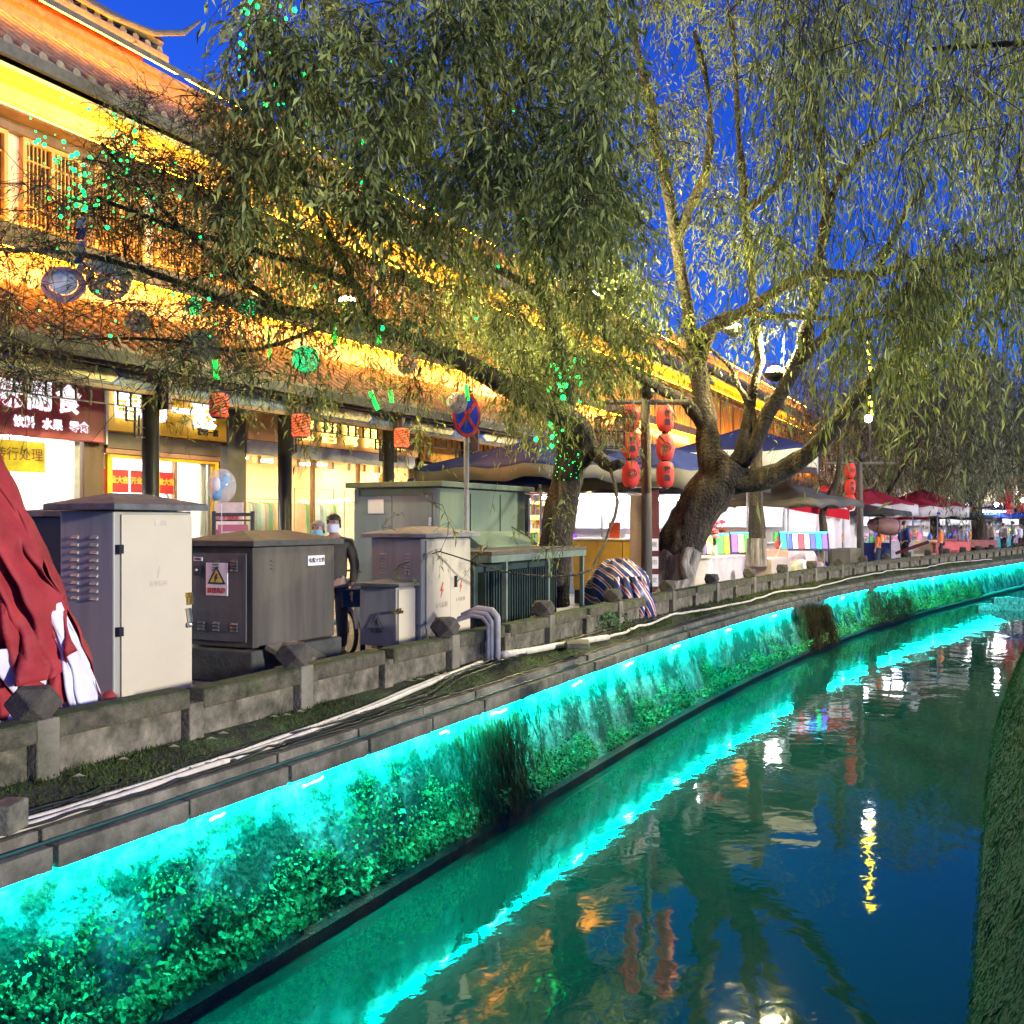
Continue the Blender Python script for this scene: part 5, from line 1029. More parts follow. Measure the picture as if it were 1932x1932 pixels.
for i in range(7): mb.sph(p+Vector((CS*(.05-.018*i), SN*(.05-.018*i), .10-.035*i)), .05+.012*math.sin(i*1.2), 8, 6)
mb.build('blue_filling', M('balloon_blue', (.03, .25, .55), .4, bump=0), s, smooth=True); MB().sph(p+Vector((-.03, -.05, .02)), .055, 10, 8, 1, 1, 1.5).build('white_filling', WPLATE, s, smooth=True); MB().tube([p-Vector((0, 0, .2)), (p.x+.03, p.y, 0.0)], .004, 4).build('string', WPLATE, s)

# distant buildings closing the end of the street
for px, Z, w, h, lab in ((1560, 88, 16, 9, 'distant pale building with lit windows behind the dark willow'), (1790, 92, 22, 7.5, 'distant low building with rows of lit windows at the end of the street'), (1990, 90, 14, 8.5, 'distant building past the right frame edge')):
    b = at(px, 985, Z); b.z = 0; s = thing('far_building', b, lab, 'building'); T = Matrix.Translation(b) @ Matrix.Rotation(TH, 4, 'Z')
    MB().box(-w/2, 0, 0, w/2, 8, h, T=T).build('wall', PLAST, s); MB().poly([T @ Vector((-w/2-.6, -.8, h)), T @ Vector((-w/2-.6, 4, h+2)), T @ Vector((-w/2-.6, 8.8, h))], T.to_3x3() @ Vector((w+1.2, 0, 0))).build('roof', TILEE, s)
    for r in range(int(h//2.6)):
        for c in range(int(w//2)):
            x = -w/2+.6+c*2; lit = random.random() < .55
            MB().box(x, -.03, .9+r*2.6, x+1.1, -.005, 2.2+r*2.6, T=T).build('window', E('far_window', (1, .8, .5), 1.6) if lit else WINDK, s)
# ================================================================== things hung in the trees
GLOW = E('green_glow', (.0, 1.0, .08), 1.6); GDOT = E('green_fairy_light', (.0, 1.0, .13), 4)
RAT = M('pale_rattan', (.66, .62, .55), .7, var=.3, scale=20, bump=.3)
def wickerball(px, py, Z, r, label, mat=RAT, cat='hanging ball', n=30, group='woven ball lanterns hung in the branches', core=None):
    p = at(px, py, Z); t = thing('woven_ball', p, label, cat, group); mb = MB()
    for i in range(n):
        ax = Vector(norm(rng.normal(0, 1, 3))); u = ax.orthogonal().normalized(); v = ax.cross(u); o = ax*random.uniform(-.45, .45)*r; rr = math.sqrt(r*r-o.length_squared)
        mb.tube([p+o+u*math.cos(a)*rr+v*math.sin(a)*rr for a in np.linspace(0, 6.283, 22)], r*.042, 4, cap=False)
    mb.build('weave', mat, t, smooth=True); MB().tube([p+Vector((0, 0, r)), p+Vector((0, 0, r+.7))], .005, 4).build('cord', BLK, t)
    if core: MB().sph(p, r*.55, 12, 8).build('glowing_core', core, t)
wickerball(205, 525, 10.4, .215, 'largest pale woven ball, hanging left among the thin twigs'); wickerball(260, 607, 11, .125, 'small pale woven ball above the dark eave on the left'); wickerball(382, 652, 11.4, .17, 'middle sized pale woven ball below the big green one'); wickerball(671, 624, 13, .11, 'small pale woven ball between the two green light tubes'); wickerball(768, 688, 13.6, .13, 'pale woven ball left of the no stopping sign'); wickerball(862, 760, 14.0, .14, 'pale woven ball partly behind the no stopping sign')
GW = M('green_lit_weave', (.1, .4, .2), .6, bump=0, var=.2, emit=.7, ecol=(0, 1, .3))
wickerball(366, 578, 11.2, .10, 'green glowing woven ball highest on the left branch', GW, core=GLOW, n=18); wickerball(467, 582, 11.8, .10, 'green glowing woven ball beside the thick left limb', GW, core=GLOW, n=18); wickerball(577, 677, 12.2, .155, 'largest green glowing woven ball below the left limb', GW, n=26)
p = at(120, 537, 10); s = thing('paper_disc', p, 'pink rimmed white paper parasol hanging at the far left', 'paper parasol'); T = Matrix.Translation(p) @ Matrix.Rotation(TH+.3, 4, 'Z') @ Matrix.Rotation(math.pi/2-.35, 4, 'X')
for r0, r1, z, m, n in ((.0, .13, .03, WPLATE, 'paper'), (.132, .205, .0, M('pink_paper', (.62, .32, .32), .7, bump=0), 'pink_rim')):
    mb = MB(); mb.grid([[T @ Vector((math.cos(a)*r, math.sin(a)*r, zz)) for a in np.linspace(0, 6.283, 25)] for r, zz in ((r0+.002, z+.03 if r0 == 0 else z+.02), (r1, z))]); mb.build(n, m, s, solid=.004)
MB().tube([T @ Vector((0, 0, .05)), T @ Vector((0, 0, -.25))], .006, 5).build('stick', WOOD, s)
p = at(152, 455, 10); s = thing('streamer', p, 'blue and white fish streamer hanging from the thin left branches', 'streamer')
for i in range(5):
    a = [at(152+dx, 410+i*22, 10) for dx in (-4, 12)]; b2 = [at(150+dx-2*i, 410+(i+1)*22-2, 10+.05*i) for dx in (-6, 10)]; MB().grid([a, b2]).build('blue_patch' if i % 2 else 'white_cloth', M('streamer_blue', (.03, .08, .4), .7, bump=0) if i % 2 else WPLATE, s, solid=.01)
p = at(413, 395, 11.5); s = thing('red_tassel', p, 'red knotted ribbon caught in the branches at upper left', 'ribbon'); MB().tube([at(408, 372, 11.5), at(415, 395, 11.5), at(411, 405, 11.5), at(419, 425, 11.5)], [.03, .05, .02, .03], 6).build('ribbon', M('red_ribbon', (.5, .03, .03), .6, bump=0), s)
# green meteor tubes
for i, (px, py, Z, h, lab) in enumerate(((631, 632, 13, .28, 'brightest green light tube hanging left of the small woven ball'), (714, 632, 13.4, .26, 'green light tube hanging right of the small woven ball'), (407, 697, 11.6, .22, 'green light tube hanging below the middle woven ball'), (706, 756, 13.6, .24, 'slanting green light tube above the clothes shop sign'), (738, 748, 13.8, .16, 'short green light tube right of the slanting one'), (881, 741, 14.2, .22, 'green light tube hanging before the no stopping sign'), (925, 100, 10, .10, ''), (508, 650, 12.4, .34, 'thin green light tube hanging from the thick left limb'))):
    if not lab: continue
    p = at(px, py, Z); s = thing('light_tube', p, lab, 'light tube', 'green light tubes hung in the branches'); q = Vector((CS, SN, 0))*(.05 if i == 3 else .01)
    MB().tube([p+Vector((0, 0, h/2))-q, p-Vector((0, 0, h/2))+q], .016 if i == 7 else .03, 8).build('tube', GLOW, s); MB().tube([p+Vector((0, 0, h/2))-q, p+Vector((0, 0, h/2+.5))-q], .005, 4).build('cord', BLK, s)
# fairy light strings
def fairy(label, pts, r=.014, wire=True):
    p0 = Vector(pts[0]); t = thing('fairy_lights', p0, label, 'fairy lights', 'green fairy lights in the near willow'); mb = MB(); w = MB()
    for p in pts: mb.sph(p, r*random.choice((.5, .7, .9, 1.1, 1.7)), 6, 4)
    o = mb.build('bulbs', GDOT, t); o['kind'] = 'stuff'
    if wire: w.tube(sorted(pts, key=lambda q: q[2]), .003, 3); w.build('wire', BLK, t)
def cl(n, x0, x1, y0, y1, z0, z1, f=None): return region(n, x0, x1, y0, y1, z0, z1, f)
fairy('scattered green fairy lights over the thin left branches', cl(95, 40, 340, 180, 430, 9.2, 10.8, lambda x, y: abs((x-60)*.9-(y-200)*1.0) < 170), .012, False)
fairy('vertical strand of green fairy lights left of centre', [tuple(at(150+random.gauss(0, 14), y, 10)) for y in np.linspace(290, 400, 26)], .015)
fairy('vertical strand of green fairy lights beside it to the right', [tuple(at(222+random.gauss(0, 10), y, 10.2)) for y in np.linspace(215, 400, 24)], .014)
fairy('green fairy lights in the dense foliage at the top', cl(46, 450, 560, 0, 200, 8.6, 9.6), .014, False)
fairy('few green fairy lights in the central foliage', cl(16, 560, 1010, 60, 620, 9, 12), .018, False)
fairy('thin scatter of green fairy lights low on the left', cl(34, 0, 420, 420, 660, 9.4, 11), .011, False)
fairy('green fairy lights wound round the fork of the near willow', cl(34, 1035, 1105, 675, 760, 16.6, 16.9), .032, False)
fairy('green fairy lights down the trunk of the near willow', [tuple(at(1040+random.gauss(0, 14), y, 16.9)) for y in np.linspace(770, 850, 20)], .024)
fairy('coiled wire of tiny lights round the trunk of the near willow', [tuple(at(1070+22*math.sin(i*1.9), 855+i*2.2, 16.95)) for i in range(24)], .008)
# red tiger lanterns in the arcade
def barrel(px, py, Z, w, h, label, glow):
    p = at(px, py, Z); s = thing('painted_lantern', p, label, 'lantern', 'striped lanterns under the arcade'); MB().lathe([(w*.42, -h/2), (w*.5, -h/2+.04), (w*.5, h/2-.04), (w*.42, h/2)], p, 16).build('drum', M('lantern_red_%d' % (glow*10), (.5, .05, .03), .6, bump=0, var=.1, emit=glow, ecol=(1, .10, .03)), s)
    mb = MB()
    for i in range(7): mb.tube([p+Vector((math.cos(a)*w*.505, math.sin(a)*w*.505, -h/2+.06+i*(h-.12)/6+.02*math.sin(a*5+i))) for a in np.linspace(-2.4+.3*(i % 2), .6, 12)], .009, 4)
    mb.build('black_stripes', LBK, s); MB().tube([p+Vector((0, 0, h/2)), p+Vector((0, 0, h/2+.35))], .006, 4).build('cord', BLK, s)
    for z in (-h/2-.01, h/2+.01): MB().lathe([(w*.36, -.01), (w*.36, .01)], p+Vector((0, 0, z)), 12).build('cap', LBK, s)
barrel(413, 765, 15.6, .29, .36, 'dim red lantern with black stripes before the yellow sign', .12); barrel(568, 803, 16.6, .30, .36, 'glowing red striped lantern left of the gilt letters', 1.0); barrel(758, 826, 19.8, .30, .36, 'glowing red striped lantern right of the gilt letters', 1.3)
# lattice cube lantern
p = at(1150, 816, 17.9); s = thing('lattice_lantern', p, 'square wooden lattice lantern hanging left of the near lantern pole', 'lantern'); mb = MB(); h = .21; T = Matrix.Translation(p) @ Matrix.Rotation(TH+.15, 4, 'Z')
for sx in (-1, 1):
    for sy in (-1, 1): mb.box(sx*h-.012, sy*h-.012, -h*1.25, sx*h+.012, sy*h+.012, h*1.25, T=T)
    for sz in (-1, 0, 1): mb.box(-h, sx*h-.01, sz*h*1.24-.01, h, sx*h+.01, sz*h*1.24+.01, T=T); mb.box(sx*h-.01, -h, sz*h*1.24-.01, sx*h+.01, h, sz*h*1.24+.01, T=T)
mb.build('frame', DWOOD, s); mb = MB()
for fx in range(4):
    R = T @ Matrix.Rotation(fx*math.pi/2, 4, 'Z')
    for k in range(-3, 4):
        for d in (1, -1):
            a, b2 = Vector((max(-h, min(h, k*.1-.2)), -h, d*-h*1.2)), Vector((max(-h, min(h, k*.1+.2)), -h, d*h*1.2)); mb.tube([R @ a, R @ b2], .006, 4)
mb.build('lattice', WOOD, s); MB().tube([p+Vector((0, 0, h*1.25)), p+Vector((0, 0, h+.8))], .006, 4).build('cord', BLK, s)
# flood lamps fixed in the willows
def flood(px, py, Z, label, en, aim, r=.1, col=(1, .88, .38), es=40):
    p = at(px, py, Z); s = thing('flood_lamp', p, label, 'lamp', 'flood lamps lighting the crowns'); MB().lathe([(.05, -.16), (r*1.15, -.08), (r*1.3, .0)], p, 14).build('housing', BLK, s); MB().sph(p+Vector((0, 0, .03)), r, 14, 8, 1, 1, .6).build('lens', E('flood_lens', col, es), s)
    plight('lamp_light', p+Vector((0, 0, .2)), en, col, .15, s)
flood(1462, 704, 18.9, 'bright flood lamp glowing in the fork of the great willow', 1500, None, .16); flood(655, 572, 14.2, 'yellow flood lamp shining through the left limb', 800, None, .12); flood(1385, 622, 21, 'yellow flood lamp behind the upright limbs of the great willow', 1500, None, .16); flood(1120, 560, 17.5, 'yellow flood lamp high behind the near willow trunk', 1100, None, .1); flood(1560, 520, 20, 'flood lamp high behind the right hand limbs', 1200, None, .08)
# ================================================================== people
SKIN = M('skin', (.48, .30, .22), .55, bump=0, var=.06); HAIR = M('black_hair', (.018, .014, .012), .5, bump=.3, bscale=80)
def skin_mesh(name, verts, edges, radii, mat, root=0, sub=1):
    me = bpy.data.meshes.new(name); me.from_pydata([tuple(v) for v in verts], edges, []); o = bpy.data.objects.new(name, me); COL.objects.link(o)
    m = o.modifiers.new('skin', 'SKIN'); m.use_smooth_shade = True; sv = me.skin_vertices[0].data
    for i, r in enumerate(radii): sv[i].radius = r if isinstance(r, tuple) else (r, r); sv[i].use_root = (i == root)
    s = o.modifiers.new('sub', 'SUBSURF'); s.levels = sub; s.render_levels = sub
    bpy.context.view_layer.update(); dg = bpy.context.evaluated_depsgraph_get(); e = bpy.data.meshes.new_from_object(o.evaluated_get(dg)); bpy.data.objects.remove(o); e.materials.clear(); e.materials.append(mat); e.name = name; return e
BODY = None
def person(loc, face, h, label, top, bottom, hair=HAIR, mask=None, bend_arm=0, group=None, long_hair=False):
    global BODY
    k = h/1.72; t = thing('person', loc, label, 'person', group); t.rotation_euler = (0, 0, face); t.scale = (k, k, k)
    def add(name, me):
        o = bpy.data.objects.new(name, me); COL.objects.link(o); o.parent = t; return o
    if BODY is None:
        V, Ed, R = [], [], []
        def v(p, r, par=None):
            V.append(p); R.append(r)
            if par is not None: Ed.append((par, len(V)-1))
            return len(V)-1
        pel = v((0, 0, .93), (.15, .10)); ch = v((0, 0, 1.25), (.16, .11), v((0, 0, 1.08), (.13, .095), pel)); nk0 = v((0, .01, 1.42), (.10, .075), ch); nk = v((0, .0, 1.48), .055, nk0); hd = v((0, -.01, 1.56), (.068, .085), nk); hm = v((0, -.005, 1.63), (.078, .098), hd); v((0, .01, 1.70), (.055, .07), hm)
        for s in (-1, 1):
            hip_ = v((s*.10, 0, .86), .09, pel); kn = v((s*.10, -.02, .48), .058, hip_); an = v((s*.10, .02, .09), .042, kn); v((s*.11, -.15, .035), .035, an)
            sh = v((s*.19, 0, 1.38), .055, nk0); el = v((s*.25, .03, 1.10), .042, sh); wr = v((s*.25, -.06, .86), .027, el); pm = v((s*.25, -.075, .79), (.022, .04), wr)
            for q, (dy, ln_) in enumerate(((-.035, .065), (-.012, .08), (.012, .075), (.033, .058))): v((s*.25, -.08+dy-.012, .75-ln_), .009, v((s*.25, -.078+dy, .752), .0095, pm))
            v((s*.235, -.125, .745), .009, v((s*.24, -.108, .785), .011, wr))
        body = skin_mesh('body', V, Ed, R, SKIN)
        def cloth_(name, pts, par, rad): return skin_mesh(name, pts, par, rad, SKIN)
        jac = cloth_('jacket', [(0, 0, .86), (0, 0, 1.06), (0, 0, 1.25), (0, .01, 1.41), (-.19, 0, 1.38), (-.255, .03, 1.10), (-.25, -.055, .88), (.19, 0, 1.38), (.255, .03, 1.10), (.25, -.055, .88), (0, .015, 1.46)], [(0, 1), (1, 2), (2, 3), (3, 4), (4, 5), (5, 6), (3, 7), (7, 8), (8, 9), (3, 10)], [(.19, .135), (.175, .125), (.19, .135), (.13, .10), .078, .064, .052, .078, .064, .052, (.072, .07)])
        trs = cloth_('trousers', [(0, 0, .95), (-.10, 0, .84), (-.10, -.02, .48), (-.10, .02, .10), (.10, 0, .84), (.10, -.02, .48), (.10, .02, .10)], [(0, 1), (1, 2), (2, 3), (0, 4), (4, 5), (5, 6)], [(.165, .12), .108, .08, .065, .108, .08, .065])
        BODY = (body, jac, trs)
    body, jac, trs = BODY; add('body', body)
    j = jac.copy(); j.materials.clear(); j.materials.append(top); add('jacket', j); q = trs.copy(); q.materials.clear(); q.materials.append(bottom); add('trousers', q)
    hm = MB(); P = []
    for i in range(9):
        th = math.pi*.56*i/8; P.append([(math.cos(a)*.089*math.sin(th+.02)*(1+.05*math.sin(a*9+i)), .012+math.sin(a)*.108*math.sin(th+.02), 1.63+.108*math.cos(th)-(.05 if math.sin(a) > .2 and i == 8 else 0)+(.045 if math.sin(a) < -.3 and i > 5 else 0)) for a in np.linspace(0, 6.283, 21)])
    hm.grid(P); add('hair', hm.mesh('hair', hair, True))
    for s in (-1, 1): f = MB(); f.sph((s*.033, -.094, 1.632), .011, 8, 6); add('eye', f.mesh('eye', BLK, True))
    f = MB(); f.cbox((0, -.105, 1.602), (.024, .03, .05), taper=.55); add('nose', f.mesh('nose', SKIN, True)); f = MB(); f.cbox((0, -.094, 1.560), (.045, .012, .012)); add('mouth', f.mesh('mouth', M('lip', (.35, .14, .12), .6, bump=0), True))
    for s in (-1, 1): f = MB(); f.sph((s*.084, .0, 1.62), .022, 8, 6, .5, .8, 1.3); add('ear', f.mesh('ear', SKIN, True))
    for s in (-1, 1):
        f = MB(); f.cbox((s*.105, -.06, .04), (.095, .26, .08), taper=.8); o = add('shoe', f.mesh('shoe', BLK)); md = o.modifiers.new('b', 'BEVEL'); md.width = .02; md.segments = 2
    if mask:
        f = MB(); P = []
        for z in (1.605, 1.585, 1.555, 1.525, 1.505): P.append([(math.sin(a)*.084, -.01-math.cos(a)*(.108 if 1.51 < z < 1.6 else .098)-.012*math.exp(-(a*3)**2), z) for a in np.linspace(-1.25, 1.25, 13)])
        f.grid(P); add('mask', f.mesh('mask', mask, True))
    return t
OLIV = M('olive_jacket', (.085, .08, .06), .8, var=.2); BLKC = M('black_cloth', (.012, .012, .014), .8); DEN = M('dark_denim', (.03, .04, .07), .8); TANC = M('tan_shirt', (.42, .33, .24), .8); NVY = M('navy_jacket', (.012, .025, .14), .7); GRYC = M('grey_jacket', (.14, .13, .14), .8); WHTC = M('pale_lilac_shirt', (.5, .48, .62), .8); ORG = M('orange_jacket', (.7, .16, .03), .7)
MASKB = M('pale_blue_mask', (.25, .55, .68), .7, bump=0); MASKW = M('white_mask', (.72, .74, .78), .7, bump=0)
def ground(px, Z): p = at(px, 985, Z); p.z = 0; return p
person(ground(600, 13.2), TH-.15, 1.66, 'grey haired person in black with a pale blue mask near the clothes shop', BLKC, BLKC, M('grey_hair', (.22, .19, .17), .6), MASKB)
person(ground(630, 12.6), TH-.1, 1.74, 'person with dark fringe, white mask and olive jacket before the clothes shop', OLIV, DEN, HAIR, MASKW)
for a in ((1706, 33.5, 1.7, 'person in a navy jacket standing behind the railing beside the brown oval bundle', NVY, BLKC), (1657, 34, 1.45, 'person in an orange jacket right behind the second lantern pole', ORG, DEN), (1868, 39, 1.68, 'person in a tan shirt standing left of the person in grey at the stalls', TANC, DEN), (1893, 38, 1.6, 'person in a grey jacket with back turned at the far stalls', GRYC, BLKC), (1816, 36, 1.5, 'person in a pale lilac shirt before the straight dark trunk', WHTC, DEN), (1775, 37, 1.5, 'person in orange beside the coral red stall', ORG, BLKC), (1925, 37, 1.55, 'person in pale shirt at the right frame edge', WHTC, BLKC), (1735, 60, 1.7, 'person in a red coat below the straight dark trunk', M('red_coat', (.5, .04, .04), .8), DEN), (1790, 62, 1.65, 'person in a teal coat between the two far trunks', M('teal_coat', (.03, .25, .28), .8), BLKC), (1840, 60, 1.7, 'person in a white coat beside the forked pale trunk', WPLATE, DEN), (1690, 52, 1.7, 'person in a mustard coat behind the navy jacket', M('mustard_coat', (.5, .32, .04), .8), BLKC), (1640, 50, 1.65, 'person in a pink coat behind the second lantern pole', M('pink_coat', (.6, .2, .3), .8), DEN), (1910, 58, 1.7, 'person in a dark green coat near the right edge', M('green_coat', (.03, .12, .05), .8), BLKC)):
    person(ground(a[0], max(a[1], zbk(a[0], .9))), TH+random.uniform(1.5, 4.5), a[2], a[3], a[4], a[5])
p = at(1668, 992, zbk(1668, .6)); s = thing('oval_bundle', p, 'large brown oval bundle with two seams hanging beside the navy jacket', 'bundle'); mb = MB(); pr = [(.03, -.60), (.16, -.52), (.27, -.3), (.31, 0), (.30, .25), (.26, .45), (.17, .56), (.03, .6)]; R = Matrix.Rotation(TH, 4, 'Z') @ Matrix.Rotation(math.pi/2+.12, 4, 'Y'); mb.lathe(pr, p, 18, T=R); mb.build('cover', M('brown_cover', (.20, .10, .10), .7, bump=.2), s, smooth=True)
for z, r in ((-.3, .275), (.45, .265)): mb = MB(); mb.lathe([(r, z-.012), (r, z+.012)], p, 18, T=R); mb.build('seam', DWOOD, s)
b = at(1680, 985, zbk(1668, .6)+.1); MB().tube([(b.x, b.y, 0), (b.x, b.y, 1.4)], .03, 6).build('stand', BLK, s)
# red boat shaped tables and beams at the far right
for px, Z, w, lab in ((1793, 36, 1.5, 'coral red long table below the far stalls'), (1850, 36, 1.4, 'dusky red bench right of the coral red table')):
    b = ground(px, zbk(px, .9)); s = thing('long_table', b, lab, 'table'); T = Matrix.Translation(b) @ Matrix.Rotation(TH, 4, 'Z'); m = M('coral_paint' if w > 1.45 else 'dusky_red_paint', (.6, .10, .11) if w > 1.45 else (.3, .08, .08), .5)
    MB().box(-w/2, -.3, .74, w/2, .3, .80, T=T).build('top', m, s); MB().box(-w/2+.02, -.28, .45, w/2-.02, -.25, .735, T=T).build('apron', m, s)
    for x in (-w/2+.08, w/2-.08):
        for y in (-.24, .24): MB().box(x-.03, y-.03, 0, x+.03, y+.03, .735, T=T).build('leg', m, s)
for px, Z, lab in ((1722, 32.5, 'dark red beam leaning on the railing'), (1905, 33, 'second dark red beam leaning near the frame edge')):
    Z = zbk(px, .35); a = at(px-32, 1044, Z); b2 = at(px+30, 1022, Z); o = MB().tube([a, b2], .06, 4).build('beam', DRED); tag(o, lab, 'beam')
# electric bicycle between the cabinets
b = ground(656, 12.7); bk = thing('electric_bicycle', b, 'pale blue and white electric bicycle with a red topped box parked between the cabinets', 'bicycle'); R = Matrix.Translation(b) @ Matrix.Rotation(1.0, 4, 'Z')
def P_(x, y, z): return R @ Vector((x, y, z))
for y in (0.0, 1.08):
    w = MB(); w.tube([P_(0, y+.27*math.cos(a), .28+.27*math.sin(a)) for a in np.linspace(0, 6.283, 25)], .028, 8); w = w.build('wheel', BLK, bk, smooth=True)
    r = MB(); r.tube([P_(0, y+.24*math.cos(a), .28+.24*math.sin(a)) for a in np.linspace(0, 6.283, 25)], .01, 6)
    for a in np.linspace(0, 6.283, 13): r.tube([P_(0, y, .28), P_(0, y+.24*math.cos(a), .28+.24*math.sin(a))], .003, 4)
    r.build('rim', STEEL, w)
    g_ = MB(); g_.tube([P_(0, y+.31*math.cos(a), .28+.31*math.sin(a)) for a in np.linspace(.3, 2.9, 12)], .025, 6); g_.build('mudguard', WPLATE, bk, smooth=True)
f = MB(); f.tube([P_(0, 0, .28), P_(0, .1, .62), P_(0, .18, .98)], [.025, .03, .022], 8); f.build('fork', WPLATE, bk); f = MB(); f.tube([P_(0, .14, .7), P_(0, .35, .38), P_(0, .7, .34), P_(0, 1.08, .28)], .035, 8); f.build('frame', M('bike_blue_white', (.35, .5, .62), .35, bump=0), bk)
f = MB(); f.tube([P_(-.28, .24, 1.02), P_(-.12, .17, 1.04), P_(.12, .17, 1.04), P_(.28, .24, 1.02)], .014, 6); f.tube([P_(-.12, .17, 1.04), P_(-.15, .16, 1.16)], .008, 5); f.tube([P_(.12, .17, 1.04), P_(.15, .16, 1.16)], .008, 5); f.build('handlebar', BLK, bk)
for s_ in (-1, 1): MB().sph(P_(s_*.15, .16, 1.19), .045, 8, 6).build('mirror', BLK, bk)
f = MB(); f.tube([P_(0, .72, .36), P_(0, .78, .72)], .02, 6); f.build('seat_post', STEEL, bk); f = MB(); f.cbox(P_(0, .78, .76), (.18, .3, .07), rz=1.0); f.build('saddle', BLK, bk, bevel=.02)
f = MB(); f.cbox(P_(0, 1.12, .92), (.34, .34, .30), rz=1.0); o = f.build('box', BLK, bk, bevel=.02); f = MB(); f.cbox(P_(0, 1.12, 1.10), (.35, .35, .07), rz=1.0); f.build('box_lid', M('lid_red', (.45, .04, .03), .4, bump=0), bk, bevel=.015)
f = MB(); f.cbox(P_(0, -.12, .72), (.3, .22, .22), rz=1.0, taper=1.15); f.build('basket', M('basket_blue', (.01, .05, .13), .8, bump=0, spec=.2), bk, bevel=.01); MB().sph(P_(0, -.02, .9), .06, 8, 6).build('headlight', WPLATE, bk)
# ------------------------------------------------------------------ clothes in the shop
GAR = [('green', (.05, .38, .10)), ('mint', (.35, .65, .5)), ('cream', (.75, .68, .5)), ('tan', (.5, .35, .2)), ('grey', (.3, .28, .27)), ('orange', (.75, .35, .06)), ('white', (.75, .74, .7)), ('pale blue', (.45, .6, .75))]
for ri, (y0, y1, nm) in enumerate(((14.95, 16.65, 'left rail'), (16.95, 18.3, 'middle rail'), (18.7, 20.3, 'right rail'))):
    X = XF-.55; r = thing('clothes_rail', (X, (y0+y1)/2, 0), f'clothes {nm} inside the warm lit clothes shop', 'clothes rail', 'clothes rails in the shop'); mb = MB(); mb.tube([(X, y0, 0), (X, y0, 2.35), (X, y1, 2.35), (X, y1, 0)], .015, 6); mb.tube([(X, y0, 2.1), (X, y1, 2.1)], .012, 6); mb.build('rail', M('rail_bronze', (.3, .18, .08), .4, bump=0), r)
    n = int((y1-y0)/.13)
    for i in range(n):
        cn, cc = GAR[(i*5+ri*3) % 8]; y = y0+.1+i*(y1-y0-.15)/n; L_ = random.uniform(.6, 1.05); mb = MB()
        P = []
        for q, w, dx in ((2.04, .03, .0), (2.0, .2, .01), (1.85, .22, .03), (2.04-L_*.6, .21, .035), (2.04-L_, .25, .04)):
            P.append([(X+w*math.cos(a), y+dx*math.sin(a)+.01*math.sin(q*9+a*3), q) for a in np.linspace(0, 6.283, 13)])
        mb.grid(P); mb.tube([(X, y, 2.03), (X, y, 2.09)], .004, 4); o = mb.build('garment', M('cloth_'+cn, cc, .8, bump=.1, var=.15), smooth=True); tag(o, f'{cn} garment on the {nm} of the clothes shop', 'garment', 'clothes hanging in the shop')
# orange balloons column in the clothes shop
for i in range(26):
    z = .9+i*.075; p = Vector((XF+.1+random.uniform(-.05, .1), 19.45+random.uniform(-.16, .16), z)); mb = MB(); mb.sph(p, random.uniform(.07, .13), 10, 7, 1, 1, 1.12); o = mb.build('balloon', M('orange_balloon' if i % 3 else 'peach_balloon', (.75, .30, .04) if i % 3 else (.75, .48, .25), .3, bump=0), smooth=True); tag(o, ('deep orange' if i % 3 else 'peach') + ' balloon in the tall balloon column at the clothes shop door', 'balloon', 'balloons beside the clothes shop door')
# pendant lamps and paper in the grocery
for y, lab in ((9.7, 'left maroon pendant lamp in the grocery window'), (10.25, 'right maroon pendant lamp in the grocery window')):
    X = XF-.5; s = thing('pendant_lamp', (X, y, 2.0), lab, 'lamp', 'pendant lamps in the grocery'); MB().lathe([(.14, 1.98), (.04, 2.07), (.03, 2.14)], (X, y, 0), 14).build('shade', M('maroon_shade', (.2, .03, .03), .4, bump=0), s); MB().tube([(X, y, 2.14), (X, y, 2.98)], .008, 5).build('cord', BLK, s)
o = MB().box(XF+.03, 9.55, 2.36, XF+.036, 10.42, 2.80).build('paper_notice', M('yellow_paper', (.80, .62, .02), .6, bump=0)); tag(o, 'yellow handwritten paper notice hanging below the grocery sign', 'notice')
text('转行处理', .2, M('brown_ink', (.35, .10, .02), .6, bump=0), o, (XF+.039, 9.98, 2.60), ext=.001, name='handwriting').rotation_euler[0] += 0

for i, (px, py, Z) in enumerate(((1560, 948, 52), (1612, 934, 60), (1645, 956, 52), (1672, 940, 62), (1705, 955, 55), (1730, 930, 66), (1765, 958, 58), (1790, 942, 62), (1825, 952, 60), (1850, 940, 66), (1905, 955, 60), (1920, 930, 66), (1580, 962, 48), (1690, 965, 50), (1745, 968, 52), (1838, 966, 56))):
    p = at(px, py, Z); mb = MB(); mb.sph(p, .10, 8, 6); o = mb.build('bulb', E(['bulb_white', 'bulb_warm', 'bulb_blue'][i % 3], [(.95, .97, 1), (1, .8, .5), (.5, .6, 1)][i % 3], 60 if i % 3 == 0 else 22)); tag(o, ['plain white', 'warm yellow', 'bluish'][i % 3]+' bulb glowing among the far stalls', 'lamp', 'small bulbs over the far stalls')
for i, (px, py, Z) in enumerate(((1560, 925, 45), (1590, 945, 46), (1772, 932, 60), (1735, 920, 58), (1890, 946, 58))):
    lantern(at(px, py, Z), .28, .42, ['first', 'second', 'third', 'fourth', 'fifth'][i]+' round red lantern from the left above the far stalls', TH, 1, 'round red lanterns above the far stalls')
